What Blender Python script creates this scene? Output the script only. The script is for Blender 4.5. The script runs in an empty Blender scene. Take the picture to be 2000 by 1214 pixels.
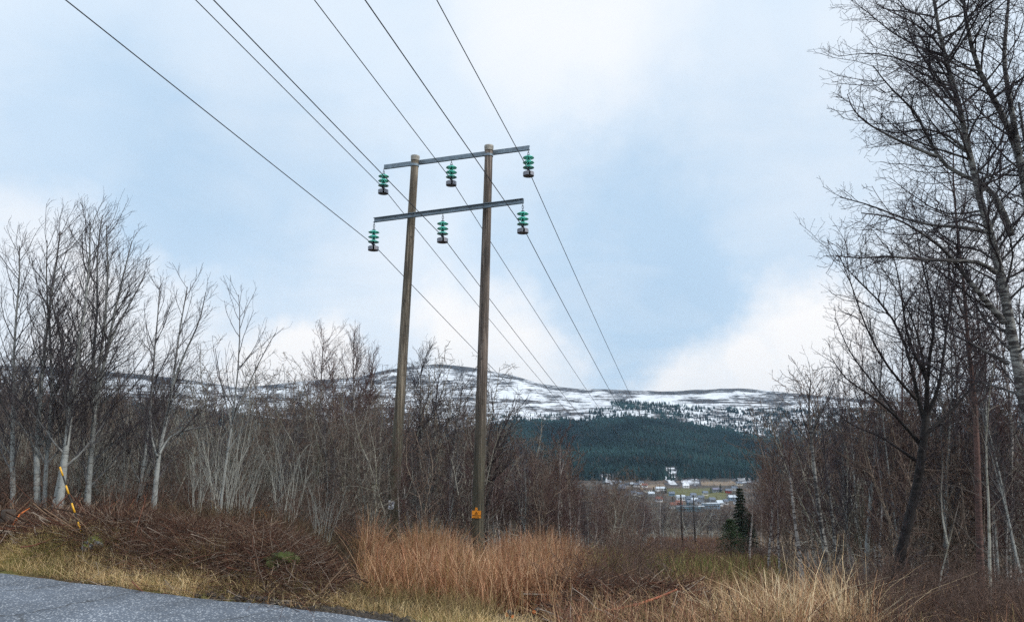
import bpy, math
import numpy as np
from math import radians, sin, cos, tan, pi

# ------------------------------------------------------------------ camera
PITCH = radians(9.95)
FPX = 1500.0                       # focal length in pixels of the 2000 px wide photograph
EYE = 1.6
sc = bpy.context.scene
col = sc.collection
cd = bpy.data.cameras.new("camera")
cd.sensor_width = 36.0
cd.lens = FPX / 2000 * 36
cd.clip_start = 0.1
cd.clip_end = 30000
cam = bpy.data.objects.new("camera", cd)
cam.location = (0, 0, EYE)
cam.rotation_euler = (pi / 2 + PITCH, 0, 0)
col.objects.link(cam)
sc.camera = cam

# ------------------------------------------------------------------ world, sun, exposure
SUN_EL, SUN_AZ = radians(38), radians(112)     # azimuth clockwise from +y (view direction)
world = bpy.data.worlds.new("World")
sc.world = world
world.use_nodes = True
sc.view_settings.view_transform = 'Standard'
sc.view_settings.look = 'None'
sc.view_settings.exposure = 0.45
sc.view_settings.gamma = 1.0
sc.view_settings.use_curve_mapping = False
sc.cycles.max_bounces = 7
sc.cycles.transparent_max_bounces = 8
sc.cycles.volume_bounces = 0
sc.cycles.use_denoising = False
sc.cycles.sample_clamp_indirect = 2.0
sc.cycles.sample_clamp_direct = 6.0
sc.cycles.use_adaptive_sampling = True
sc.cycles.adaptive_threshold = 0.02


def ray(px, row):
    """x/Y and z/Y of the direction through a pixel of the 2000 px photograph"""
    u = (607 - row) / FPX
    den = cos(PITCH) - u * sin(PITCH)
    return (px - 1000) / FPX / den, (sin(PITCH) + u * cos(PITCH)) / den


def P(px, row, Y):
    tx, tz = ray(px, row)
    return np.array([tx * Y, Y, EYE + tz * Y])


def unproj(x, y, z):
    z = z - EYE
    d = y * cos(PITCH) + z * sin(PITCH)
    v = -y * sin(PITCH) + z * cos(PITCH)
    return 1000 + FPX * x / d, 607 - FPX * v / d


class NT:
    """tiny node-tree builder"""
    def __init__(s, tree):
        s.t = tree
        s.n = tree.nodes
        s.l = tree.links

    def node(s, kind, **kw):
        n = s.n.new(kind)
        for k, v in kw.items():
            if k.startswith("i_"):
                key = k[2:].replace("_", " ")
                s.put(n, key, v)
            else:
                setattr(n, k, v)
        return n

    def put(s, n, key, v):
        sock = n.inputs[int(key)] if str(key).isdigit() else n.inputs[key]
        if isinstance(v, bpy.types.NodeSocket):
            s.l.new(v, sock)
        else:
            if isinstance(v, (tuple, list)) and len(v) == 3 and sock.type == 'RGBA':
                v = (*v, 1)
            sock.default_value = v

    def math(s, op, a, b=0.0, clamp=False):
        n = s.n.new("ShaderNodeMath")
        n.operation = op
        n.use_clamp = clamp
        s.put(n, "0", a)
        s.put(n, "1", b)
        return n.outputs[0]

    def vmath(s, op, a, b=(0, 0, 0), out=0):
        n = s.n.new("ShaderNodeVectorMath")
        n.operation = op
        s.put(n, "0", a)
        if op == 'SCALE':
            s.put(n, "Scale", b)
        else:
            s.put(n, "1", b)
        return n.outputs[out]

    def mix(s, f, a, b, blend='MIX'):
        n = s.n.new("ShaderNodeMix")
        n.data_type = 'RGBA'
        n.blend_type = blend
        s.put(n, "0", f)
        s.put(n, "6", a if isinstance(a, bpy.types.NodeSocket) else (*a, 1))
        s.put(n, "7", b if isinstance(b, bpy.types.NodeSocket) else (*b, 1))
        return n.outputs[2]

    def noise(s, vec, scale, detail=3, rough=0.5, out=0, dist=0.0):
        n = s.n.new("ShaderNodeTexNoise")
        n.inputs["Scale"].default_value = scale
        n.inputs["Detail"].default_value = detail
        n.inputs["Roughness"].default_value = rough
        n.inputs["Distortion"].default_value = dist
        s.l.new(vec, n.inputs["Vector"])
        return n.outputs[out]

    def ramp(s, f, lo, hi, a=0.0, b=1.0, smooth=True):
        n = s.n.new("ShaderNodeMapRange")
        n.interpolation_type = 'SMOOTHSTEP' if smooth else 'LINEAR'
        s.put(n, "0", f)
        for i, v in enumerate((lo, hi, a, b)):
            n.inputs[i + 1].default_value = v
        return n.outputs[0]


# sky: a physical sky in the gaps, procedural cloud over it
w = NT(world.node_tree)
for n in list(w.n):
    w.n.remove(n)
tc = w.node("ShaderNodeTexCoord")
dirv = tc.outputs["Generated"]
sky = w.node("ShaderNodeTexSky")
sky.sky_type = 'NISHITA'
sky.sun_disc = False
sky.sun_elevation = SUN_EL
sky.sun_rotation = SUN_AZ
sky.dust_density = 2.0
sky.ozone_density = 2.0
bg_sky = w.node("ShaderNodeBackground", i_Strength=0.12)
w.l.new(sky.outputs[0], bg_sky.inputs[0])
sep = w.node("ShaderNodeSeparateXYZ")
w.l.new(dirv, sep.inputs[0])
zc = w.math('ADD', w.math('MAXIMUM', sep.outputs[2], 0.0), 0.22)
proj = w.vmath('DIVIDE', dirv, w.node("ShaderNodeCombineXYZ", i_X=zc, i_Y=zc, i_Z=zc).outputs[0])
n1 = w.noise(proj, 0.9, 5, 0.55, dist=0.4)
n2 = w.noise(proj, 2.4, 8, 0.62, dist=0.5)
warp = w.vmath('SCALE', w.vmath('SUBTRACT', w.noise(dirv, 4.5, 8, 0.62, out=1), (0.5, 0.5, 0.5)), 0.24)
wd = w.vmath('NORMALIZE', w.vmath('ADD', dirv, warp))


def blob(px, row, rad_px, amp):
    tx, tz = ray(px, row)
    v = np.array([tx, 1, tz])
    v /= np.linalg.norm(v)
    a = rad_px / FPX
    d = w.vmath('DOT_PRODUCT', wd, tuple(v), out=1)
    return w.math('MULTIPLY', w.ramp(d, cos(a), 1.0), amp)


bright = None
for b in [(1120, -80, 330, 0.7), (900, 120, 600, 0.3), (1570, 690, 170, 1.3), (1370, 785, 170, 1.4), (1650, 560, 300, 0.25),
          (970, 700, 200, 1.3), (570, 725, 150, 1.5), (30, 580, 200, 0.9), (300, 740, 260, 1.2), (1650, 230, 380, 0.35),
          (200, 90, 500, 0.25), (2000, 760, 400, 0.9), (720, 610, 260, 0.5), (1200, 660, 260, 0.3), (1550, 60, 400, 0.2)]:
    s_ = blob(*b)
    bright = s_ if bright is None else w.math('ADD', bright, s_)
grey = None
for b in [(1480, 480, 450, 0.5), (1150, 520, 320, 0.4), (550, 460, 350, 0.35), (100, 300, 350, 0.35), (450, 250, 300, 0.2)]:
    s_ = blob(*b)
    grey = s_ if grey is None else w.math('ADD', grey, s_)
br = w.math('ADD', bright, w.math('MULTIPLY', w.math('SUBTRACT', n2, 0.5), 0.9))
br = w.math('SUBTRACT', br, w.math('MULTIPLY', grey, 0.25))
br = w.ramp(br, 0.0, 1.55, smooth=False)
br = w.math('ADD', br, w.math('MULTIPLY', w.ramp(sep.outputs[1], 0.1, -0.6), 0.4), True)  # unseen sky behind the camera whitened, added to light the foreground
base = w.mix(w.ramp(w.math('ADD', w.math('MULTIPLY', w.math('SUBTRACT', n1, 0.5), 0.8), grey), -0.1, 0.8), (0.53, 0.635, 0.75), (0.40, 0.53, 0.672))
cloud = w.mix(br, base, (0.80, 0.785, 0.78))
bg_cl = w.node("ShaderNodeBackground", i_Strength=1.0)
w.l.new(cloud, bg_cl.inputs[0])
mixs = w.node("ShaderNodeMixShader")
w.put(mixs, "0", w.ramp(w.math('ADD', n1, w.math('MULTIPLY', br, 0.3)), 0.36, 0.5, 0.90, 0.98))
w.l.new(bg_sky.outputs[0], mixs.inputs[1])
w.l.new(bg_cl.outputs[0], mixs.inputs[2])
wo = w.node("ShaderNodeOutputWorld")
w.l.new(mixs.outputs[0], wo.inputs[0])

sl = bpy.data.lights.new("sun", 'SUN')
sl.energy = 1.6
sl.angle = radians(7)
sl.color = (1.0, 0.94, 0.86)
sun = bpy.data.objects.new("sun", sl)
sun.rotation_euler = (pi / 2 - SUN_EL, 0, pi - SUN_AZ)
sun.location = (0, 0, 60)
col.objects.link(sun)

# ------------------------------------------------------------------ helpers


def tag(o, label=None, cat=None, group=None, kind=None):
    if label:
        o["label"] = label
    if cat:
        o["category"] = cat
    if group:
        o["group"] = group
    if kind:
        o["kind"] = kind
    return o


def empty(name, loc, label, cat, group=None):
    o = bpy.data.objects.new(name, None)
    o.empty_display_size = 0.2
    o.location = tuple(float(a) for a in loc)
    col.objects.link(o)
    return tag(o, label, cat, group)


def link(name, me, mat=None, parent=None, loc=None):
    o = bpy.data.objects.new(name, me)
    col.objects.link(o)
    if mat is not None and not me.materials:
        me.materials.append(mat)
    if parent is not None:
        o.parent = parent
    if loc is not None:
        o.location = tuple(float(a) for a in loc)
    return o


def mesh(name, V, Fq=None, Ft=None, smooth=False, attrs=None):
    V = np.asarray(V, np.float32).reshape(-1, 3)
    loops, starts = [], []
    pos = 0
    for Fa, k in ((Fq, 4), (Ft, 3)):
        if Fa is not None and len(Fa):
            Fa = np.asarray(Fa, np.int32).reshape(-1, k)
            loops.append(Fa.ravel())
            starts.append(pos + np.arange(len(Fa), dtype=np.int32) * k)
            pos += Fa.size
    loops = np.concatenate(loops)
    starts = np.concatenate(starts)
    me = bpy.data.meshes.new(name)
    me.vertices.add(len(V))
    me.vertices.foreach_set("co", V.ravel())
    me.loops.add(len(loops))
    me.loops.foreach_set("vertex_index", loops)
    me.polygons.add(len(starts))
    me.polygons.foreach_set("loop_start", starts)
    me.polygons.foreach_set("use_smooth", np.full(len(starts), smooth, bool))
    me.update(calc_edges=True)
    for k, v in (attrs or {}).items():
        v = np.asarray(v, np.float32)
        if v.ndim == 1:
            a = me.attributes.new(k, 'FLOAT', 'POINT')
            a.data.foreach_set("value", v)
        else:
            a = me.attributes.new(k, 'FLOAT_COLOR', 'POINT')
            if v.shape[1] == 3:
                v = np.concatenate([v, np.ones((len(v), 1), np.float32)], 1)
            a.data.foreach_set("color", np.ascontiguousarray(v).ravel())
    return me


def norm(v):
    return v / np.maximum(np.linalg.norm(v, axis=-1, keepdims=True), 1e-9)


def tubes(Pt, Rd, S, cap=False):
    """Pt [N,K,3], Rd [N,K] -> verts, quads, per-vertex radius"""
    N, K, _ = Pt.shape
    T = norm(np.gradient(Pt, axis=1))
    ref = np.where(np.abs(T[:, :1, 2:3]) > 0.8, np.array([1.0, 0.1, 0.0]), np.array([0.0, 0.1, 1.0]))
    U = norm(np.cross(T, ref))
    W = np.cross(T, U)
    a = np.arange(S) * 2 * pi / S
    V = Pt[:, :, None, :] + Rd[:, :, None, None] * (U[:, :, None, :] * np.cos(a)[:, None] + W[:, :, None, :] * np.sin(a)[:, None])
    i = np.arange(N)[:, None, None] * K * S
    k = np.arange(K - 1)[None, :, None] * S
    s = np.arange(S)[None, None, :]
    s2 = (s + 1) % S
    q = np.stack([i + k + s, i + k + s2, i + k + S + s2, i + k + S + s], -1).reshape(-1, 4)
    r = np.repeat(Rd[:, :, None], S, 2).ravel()
    return V.reshape(-1, 3), q, r


def join(parts):
    V, Q, A, off = [], [], [], 0
    for v, q, a in parts:
        V.append(v)
        Q.append(q + off)
        A.append(a)
        off += len(v)
    return np.concatenate(V), np.concatenate(Q), np.concatenate(A)


def polytube(pts, rad, S=8, caps=True):
    pts = np.asarray(pts, float)[None]
    rad = np.broadcast_to(np.asarray(rad, float), pts.shape[1:2])[None]
    if caps:
        pts = np.concatenate([pts[:, :1], pts, pts[:, -1:]], 1)
        e = norm(pts[0, 2] - pts[0, 1]) * 1e-4
        pts[0, 0] -= e
        e = norm(pts[0, -2] - pts[0, -3]) * 1e-4
        pts[0, -1] += e
        rad = np.concatenate([rad[:, :1] * 1e-3, rad, rad[:, -1:] * 1e-3], 1)
    return tubes(pts, rad, S)


def box(c, s, rot=None):
    c = np.asarray(c, float)
    h = np.asarray(s, float) / 2
    V = np.array([[x, y, z] for x in (-1, 1) for y in (-1, 1) for z in (-1, 1)], float) * h
    if rot is not None:
        V = V @ np.asarray(rot).T
    Q = np.array([[0, 1, 3, 2], [4, 6, 7, 5], [0, 4, 5, 1], [2, 3, 7, 6], [0, 2, 6, 4], [1, 5, 7, 3]])
    return V + c, Q, np.zeros(8)


def lathe(prof, S=20):
    """prof: list of (r, z), about the z axis"""
    pr = np.asarray(prof, float)
    a = np.arange(S) * 2 * pi / S
    V = np.stack([pr[:, 0, None] * np.cos(a), pr[:, 0, None] * np.sin(a), np.repeat(pr[:, 1, None], S, 1)], -1).reshape(-1, 3)
    K = len(pr)
    k = np.arange(K - 1)[:, None] * S
    s = np.arange(S)[None]
    s2 = (s + 1) % S
    Q = np.stack([k + s, k + s2, k + S + s2, k + S + s], -1).reshape(-1, 4)
    return V, Q, np.zeros(len(V))


def make(name, parts, mat, parent=None, smooth=False, loc=None):
    V, Q, A = join(parts)
    return link(name, mesh(name, V, Q, smooth=smooth), mat, parent, loc)


def sstep(x, a, b):
    t = np.clip((x - a) / (b - a), 0, 1)
    return t * t * (3 - 2 * t)


_g = np.random.default_rng(5).random((256, 256))


def vnoise(x, y):
    x = np.asarray(x, float)
    y = np.asarray(y, float)
    xi, yi = np.floor(x).astype(int), np.floor(y).astype(int)
    fx, fy = x - xi, y - yi
    fx, fy = fx * fx * (3 - 2 * fx), fy * fy * (3 - 2 * fy)
    g = lambda a, b: _g[a % 256, b % 256]
    return (g(xi, yi) * (1 - fx) + g(xi + 1, yi) * fx) * (1 - fy) + (g(xi, yi + 1) * (1 - fx) + g(xi + 1, yi + 1) * fx) * fy - 0.5


def fbm(x, y, o=4):
    s, a = 0, 1
    for i in range(o):
        s = s + a * vnoise(x * 2 ** i + 17 * i, y * 2 ** i + 31 * i)
        a *= 0.5
    return s


# ------------------------------------------------------------------ materials
def material(name):
    m = bpy.data.materials.new(name)
    m.use_nodes = True
    nt = NT(m.node_tree)
    b = m.node_tree.nodes["Principled BSDF"]
    return m, nt, b


def flat(name, c, rough=0.6, metal=0.0, var=0.25, scale=6.0):
    m, t, b = material(name)
    co = t.node("ShaderNodeTexCoord").outputs["Object"]
    n = t.noise(co, scale, 4, 0.6)
    lo = tuple(x * (1 - var) for x in c)
    hi = tuple(min(1, x * (1 + var)) for x in c)
    t.put(b, "Base Color", t.mix(t.ramp(n, 0.3, 0.7), lo, hi))
    b.inputs["Roughness"].default_value = rough
    b.inputs["Metallic"].default_value = metal
    return m


def attr_mat(name, rough=0.85, scale=8.0, var=0.35, bump=0.0, transl=0.0):
    """colour from the mesh's own 'col' attribute with noise over it"""
    m, t, b = material(name)
    a = t.node("ShaderNodeAttribute", attribute_name="col")
    co = t.node("ShaderNodeTexCoord").outputs["Object"]
    n = t.noise(co, scale, 5, 0.65)
    f = t.ramp(n, 0.25, 0.75, 1 - var, 1 + var, smooth=False)
    c = t.vmath('SCALE', a.outputs["Color"], f)
    t.put(b, "Base Color", c)
    b.inputs["Roughness"].default_value = rough
    b.inputs["Specular IOR Level"].default_value = 0.2
    if bump:
        bp = t.node("ShaderNodeBump", i_Strength=bump, i_Height=n)
        bp.inputs["Distance"].default_value = 0.05
        t.l.new(bp.outputs[0], b.inputs["Normal"])
    return m


def bark(name, thick, thin, spot, r_lo=0.006, r_hi=0.028, spot_lo=0.47, moss=0.0):
    """bark: thick stems one colour with dark bands, twigs another; 'rad' is the stem radius stored on the mesh"""
    m, t, b = material(name)
    rad = t.node("ShaderNodeAttribute", attribute_name="rad").outputs["Fac"]
    co = t.node("ShaderNodeTexCoord").outputs["Object"]
    band = t.noise(t.vmath('MULTIPLY', co, (4, 4, 22)), 1.0, 4, 0.7)
    big = t.noise(co, 2.3, 3, 0.6)
    sp = t.ramp(t.math('ADD', band, t.math('MULTIPLY', t.math('SUBTRACT', big, 0.5), 0.6)), spot_lo, spot_lo + 0.13)
    c = t.mix(sp, thick, spot)
    c = t.mix(t.ramp(t.noise(co, 9.0, 4, 0.7), 0.35, 0.7, 0.0, 0.45), c, tuple(x * 0.55 for x in thick))
    if moss:
        c = t.mix(t.ramp(big, 0.5, 0.65, 0.0, moss), c, (0.13, 0.15, 0.04))
    k = t.ramp(rad, r_lo, r_hi, smooth=False)
    tw = t.mix(t.ramp(big, 0.35, 0.65), tuple(x * 0.75 for x in thin), tuple(x * 1.25 for x in thin))
    t.put(b, "Base Color", t.mix(k, tw, c))
    b.inputs["Roughness"].default_value = 0.8
    b.inputs["Specular IOR Level"].default_value = 0.3
    return m


M = {}
M['birch'] = bark("birch_bark", (0.34, 0.34, 0.32), (0.045, 0.036, 0.042), (0.045, 0.04, 0.04), 0.008, 0.034, 0.43)
M['birch_grey'] = bark("grey_birch_bark", (0.36, 0.375, 0.36), (0.065, 0.055, 0.06), (0.12, 0.115, 0.105), 0.007, 0.026, 0.54)
M['alder'] = bark("alder_bark", (0.40, 0.385, 0.33), (0.105, 0.082, 0.068), (0.13, 0.12, 0.10), 0.0045, 0.013, 0.52, 0.3)
M['willow'] = bark("willow_bark", (0.47, 0.47, 0.42), (0.20, 0.20, 0.18), (0.25, 0.23, 0.2), 0.003, 0.010, 0.60)
M['redbirch'] = bark("red_twig_birch_bark", (0.50, 0.47, 0.44), (0.095, 0.055, 0.052), (0.06, 0.045, 0.045), 0.008, 0.03)
M['dark'] = bark("dark_wet_bark", (0.032, 0.028, 0.027), (0.045, 0.036, 0.04), (0.012, 0.010, 0.010), 0.006, 0.03)
M['rusty'] = bark("rusty_bark", (0.17, 0.10, 0.085), (0.08, 0.055, 0.055), (0.07, 0.05, 0.045), 0.006, 0.03)
M['scrub'] = bark("brown_scrub_bark", (0.28, 0.22, 0.17), (0.115, 0.073, 0.056), (0.10, 0.08, 0.065), 0.004, 0.013)
M['blade'] = attr_mat("dry_grass", 0.8, 3.0, 0.25)
M['stick'] = attr_mat("cut_sticks", 0.85, 5.0, 0.3)
M['ground'] = None
M['galv'] = flat("galvanised_steel", (0.22, 0.28, 0.335), 0.5, 0.35, 0.2, 7)
M['weight'] = flat("grey_cast_metal", (0.28, 0.29, 0.33), 0.6, 0.3, 0.25, 20)
M['darkmetal'] = flat("dark_steel", (0.07, 0.075, 0.09), 0.5, 0.5, 0.3, 20)
M['wire'] = flat("weathered_aluminium_wire", (0.075, 0.08, 0.09), 0.6, 0.3, 0.15, 3)
M['cutwood'] = flat("fresh_cut_wood", (0.75, 0.20, 0.045), 0.7, 0, 0.35, 25)
M['white'] = flat("white_paint", (0.78, 0.79, 0.8), 0.6, 0, 0.05, 1)


def pole_wood(name, base, dark):
    m, t, b = material(name)
    co = t.node("ShaderNodeTexCoord").outputs["Object"]
    g = t.noise(t.vmath('MULTIPLY', co, (34, 34, 0.8)), 1.0, 6, 0.65)
    g2 = t.noise(t.vmath('MULTIPLY', co, (11, 11, 0.45)), 1.0, 4, 0.6)
    sp = t.noise(t.vmath('MULTIPLY', co, (9, 9, 5)), 1.0, 5, 0.75)
    c = t.mix(t.ramp(g, 0.40, 0.60), dark, base)
    c = t.mix(t.ramp(g2, 0.46, 0.56, 0, 0.85), c, tuple(x * 0.26 for x in base))
    c = t.mix(t.ramp(sp, 0.57, 0.66, 0, 0.8), c, (0.05, 0.04, 0.03))
    z = t.node("ShaderNodeSeparateXYZ", i_0=co).outputs[2]
    # lower stem darker and olive-green
    low = t.ramp(t.math('ADD', z, t.math('MULTIPLY', g2, 3.0)), 3.6, 6.2, 0.82, 0.0)
    c = t.mix(low, c, t.mix(t.ramp(g, 0.35, 0.7), (0.035, 0.032, 0.022), (0.11, 0.105, 0.065)))
    t.put(b, "Base Color", c)
    b.inputs["Roughness"].default_value = 0.85
    bp = t.node("ShaderNodeBump", i_Strength=0.6, i_Height=g)
    bp.inputs["Distance"].default_value = 0.02
    t.l.new(bp.outputs[0], b.inputs["Normal"])
    return m


M['pole'] = pole_wood("weathered_pole_wood", (0.34, 0.29, 0.22), (0.10, 0.08, 0.06))
M['pole2'] = pole_wood("dark_weathered_pole_wood", (0.30, 0.245, 0.205), (0.075, 0.058, 0.05))

m_, t_, b_ = material("green_insulator_glass")
b_.inputs["Base Color"].default_value = (0.16, 0.85, 0.70, 1)
b_.inputs["Transmission Weight"].default_value = 0.35
b_.inputs["Roughness"].default_value = 0.08
b_.inputs["IOR"].default_value = 1.5
M['glass'] = m_

# ------------------------------------------------------------------ terrain
RIDGE = np.array([(-900, 735), (-300, 722), (0, 722), (100, 725), (200, 732), (300, 740), (400, 752), (470, 762), (520, 757), (600, 748), (700, 741), (740, 731),
                  (800, 720), (860, 716), (920, 722), (1000, 738), (1060, 755), (1120, 763), (1200, 766), (1260, 769),
                  (1320, 768), (1400, 764), (1440, 762), (1500, 766), (1560, 772), (1640, 780), (1750, 787), (1900, 793), (2300, 800), (3000, 790)], float)
BND = np.array([(-900, 770), (0, 772), (200, 782), (450, 812), (650, 832), (850, 846), (940, 838), (1000, 824), (1130, 824), (1190, 818), (1230, 813), (1300, 822), (1400, 838),
                (1480, 856), (1600, 858), (2000, 850), (3000, 850)], float)
ZR = np.array([(-1e3, 0), (0, 0), (7, 0), (9, -.22), (12, -.6), (15, -1.0), (19, -1.45), (35, -3.5), (60, -7.4), (100, -12.4), (150, -17.5), (300, -30.8), (500, -46),
               (700, -56), (1000, -61), (1400, -57)])
ZL = np.array([(-1e3, 0), (0, 0), (14, 0), (20, -.3), (30, -1.0), (60, -4), (100, -8), (150, -12), (300, -22), (600, -35), (1000, -36), (1400, -20)])
EA = np.array([-6.51, 10.2])                 # two points on the road's edge
EB = np.array([-1.04, 7.47])
EN = np.array([0.447, 0.894])                # normal, away from the camera


def road_s(x, y):
    return (x - EB[0]) * EN[0] + (y - EB[1]) * EN[1]


def row_slope(row):
    return np.tan(PITCH + np.arctan((607 - row) / FPX))


def H(x, y, fine=True):
    x = np.asarray(x, float)
    y = np.asarray(y, float)
    r = np.hypot(x, y)
    Y = np.where(y > 0, np.maximum(y, r * 0.62), r * 0.62)
    front = sstep(y, -8, 3)
    t = np.clip(x / np.maximum(Y, 1e-3), -1.27, 1.27)
    c = 1000 + FPX * t * 1.0
    wl = 1 - sstep(c, 480, 860)
    s = road_s(x, y)
    Yn = np.where(Y < 60, np.clip(s + 7.6, 0, 1e9) * sstep(60 - Y, 0, 30) + Y * (1 - sstep(60 - Y, 0, 30)), Y)
    zr = np.interp(Yn, ZR[:, 0], ZR[:, 1])
    zl = np.interp(Y, ZL[:, 0], ZL[:, 1])
    z = zr * (1 - wl) + zl * wl
    # mountain
    ridge = np.interp(c, RIDGE[:, 0], RIDGE[:, 1])
    bnd = np.interp(c, BND[:, 0], BND[:, 1])
    z14 = ZR[-1, 1] * (1 - wl) + ZL[-1, 1] * wl
    z26 = EYE + 2600 * row_slope(bnd)
    z42 = EYE + 4200 * row_slope(ridge)
    zm = np.where(Y < 2600, z14 + (z26 - z14) * ((Y - 1400) / 1200) ** 1.15 if False else z14 + (z26 - z14) * np.clip((Y - 1400) / 1200, 0, 1) ** 1.15,
                  z26 + (z42 - z26) * np.sin(np.clip((Y - 2600) / 1600, 0, 1) * pi / 2) ** 1.0)
    zm = np.where(Y > 4200, z42 - (Y - 4200) * 0.12, zm)
    z = np.where(Y > 1400, zm, z)
    z = np.where(y < 3, z * front, z) if np.any(y < 3) else z
    if fine:
        z = z + fbm(x / 150, y / 150) * 9 * sstep(Y, 1500, 2200) * (1 - sstep(Y, 3500, 4150))
        z = z + fbm(x / 40, y / 40) * 2.0 * sstep(Y, 60, 200) * (1 - sstep(Y, 1000, 1400) * .3)
        z = z + fbm(x / 3, y / 3) * 0.22 * sstep(s, 1.5, 6)
        z = z + fbm(x / 0.6, y / 0.6, 3) * 0.10 * sstep(s, 0.15, 1.0) * (1 - sstep(Y, 30, 50))
        # mossy bank between road and thicket, left
        bl = 1 - sstep(c, 560, 700)
        z = z + bl * 0.22 * sstep(s, 0.25, 1.1) * (1 - sstep(s, 4, 6))
        z = z + 0.22 * np.exp(-((x + 6.0) / 0.9) ** 2 - ((y - 11.1) / 0.7) ** 2)
    z = z - 0.03 * (1 - sstep(s, -0.1, 0.15)) * (Y < 200)
    return z


# azimuths dense to the front, coarse behind
tt = np.tan(np.linspace(-0.68, 0.68, 900))
phi = np.concatenate([np.arctan(tt), np.linspace(0.68, 2 * pi - 0.68, 60)[1:-1]])
rad = np.unique(np.concatenate([np.linspace(0.5, 6, 12), np.geomspace(6, 40, 130), np.geomspace(40, 1400, 150), np.linspace(1400, 4400, 190), np.geomspace(4400, 12000, 16)]))
PH, RR = np.meshgrid(phi, rad)
RR2 = RR / np.maximum(np.cos(PH), 0.62)       # rows of equal Y in front
X, Yg = RR2 * np.sin(PH), RR2 * np.cos(PH)
Z = H(X, Yg)
nr, na = X.shape
Cc, Rw = unproj(X, np.maximum(Yg, 0.5), Z)
Rw = np.where(Yg > 0.5, Rw, 2000)
Cc = np.where(Yg > 0.5, Cc, 5000)
S_ = road_s(X, Yg)
nz = fbm(X / 1.7, Yg / 1.7)
nzl = fbm(X / 30, Yg / 30)
nzp = fbm(Cc / 14, Rw / 5)


def lerp3(a, b, f):
    return a + (b - a) * f[..., None]


C = np.broadcast_to(np.array([0.055, 0.038, 0.026]), (nr, na, 3)).copy()
C = lerp3(C, np.array([0.22, 0.165, 0.06]), (sstep(nz, -0.25, 0.3) * (1 - sstep(S_, 0.6, 1.6))))
C = lerp3(C, np.array([0.12, 0.13, 0.035]), sstep(nz, 0.1, 0.4) * (1 - sstep(S_, 1.5, 3)) * 0.7)
C = lerp3(C, np.array([0.17, 0.115, 0.065]), sstep(Yg, 45, 90) * sstep(nzl, -0.3, 0.2))
C = lerp3(C, np.array([0.10, 0.05, 0.038]), np.exp(-((Cc - 1370) / 70) ** 2) * sstep(Yg, 60, 80) * (1 - sstep(Yg, 200, 260)))
far = sstep(Yg, 260, 420)
C = lerp3(C, np.array([0.075, 0.062, 0.05]), far * 0.9)
C = lerp3(C, np.array([0.15, 0.105, 0.075]), far * sstep(nzl, 0.0, 0.3) * 0.8)


def patch(c0, c1, r0, r1, jag=3.0, slant=0.0):
    rr = Rw + slant * (Cc - (c0 + c1) / 2) + nzp * jag
    cc = Cc + nzp * jag * 2
    return (sstep(cc, c0 - 1.5, c0 + 1.5) * (1 - sstep(cc, c1 - 1.5, c1 + 1.5)) * sstep(rr, r0 - 1, r0 + 1) * (1 - sstep(rr, r1 - 1, r1 + 1))) * (Yg > 300)


C = lerp3(C, np.array([0.135, 0.13, 0.05]), np.clip(patch(1303, 1402, 953, 968, 1.5) + patch(1350, 1418, 960, 978, 1.5, 0.05), 0, 1))
C = lerp3(C, np.array([0.26, 0.19, 0.13]), np.clip(patch(1250, 1300, 944, 956) + patch(1370, 1450, 940, 947) + patch(1195, 1212, 930, 946), 0, 1))
Cf = np.array([0.014, 0.03, 0.026])
forest_f = sstep(Yg, 1380, 1480)
C = lerp3(C, Cf, forest_f)
bnd_ = np.interp(Cc, BND[:, 0], BND[:, 1])
rid_ = np.interp(Cc, RIDGE[:, 0], RIDGE[:, 1])
snow = sstep(bnd_ + nzp * 16 + 2 - Rw, -2, 3) * (Yg > 1900)
snow_amt = snow * (0.56 - 0.10 * (1 - sstep(Rw - rid_, 0.5, 4)) + fbm(Cc / 45, Rw / 9) * 0.20)
pt = np.clip(patch(1299, 1324, 913, 946, 8) + patch(1332, 1369, 936, 947, 5) + patch(1172, 1202, 924, 944, 5, -0.35) + patch(1436, 1466, 929, 941, 8) + patch(1128, 1133, 858, 885, 3), 0, 1)
snow_amt = np.maximum(snow_amt, pt * 0.545)
nearp = np.exp(-(((Cc - 390) / 85) ** 4)) * sstep(Yg, 52, 58) * (1 - sstep(Yg, 100, 110))
snow_amt = np.maximum(snow_amt, nearp * 0.75)
V = np.stack([X, Yg, Z], -1).reshape(-1, 3)
ii = np.arange(nr - 1)[:, None] * na
jj = np.arange(na)[None]
j2 = (jj + 1) % na
Q = np.stack([ii + jj, ii + na + jj, ii + na + j2, ii + j2], -1).reshape(-1, 4)[:, ::-1]
c0 = len(V)
V = np.concatenate([V, [[0, 0, float(H(0, 0))]]])
Tt = np.stack([np.full(na, c0), (np.arange(na) + 1) % na, np.arange(na)], -1)
C = np.concatenate([C.reshape(-1, 3), [[0.05, 0.05, 0.05]]])
SN = np.concatenate([snow_amt.ravel(), [0]])
m, t, b = material("hillside_ground")
a = t.node("ShaderNodeAttribute", attribute_name="col").outputs["Color"]
sa = t.node("ShaderNodeAttribute", attribute_name="snow").outputs["Fac"]
co = t.node("ShaderNodeTexCoord").outputs["Object"]
fine_n = t.noise(co, 9.0, 6, 0.7)
big_n = t.noise(co, 0.05, 5, 0.6)
c = t.vmath('SCALE', a, t.ramp(fine_n, 0.3, 0.7, 0.55, 1.45, smooth=False))
c = t.vmath('SCALE', c, t.ramp(big_n, 0.3, 0.7, 0.75, 1.25, smooth=False))
st = t.noise(t.vmath('MULTIPLY', co, (0.012, 0.003, 0.20)), 1.0, 6, 0.68, dist=0.6)
st2 = t.noise(t.vmath('MULTIPLY', co, (0.05, 0.02, 0.05)), 1.0, 5, 0.7)
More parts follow.
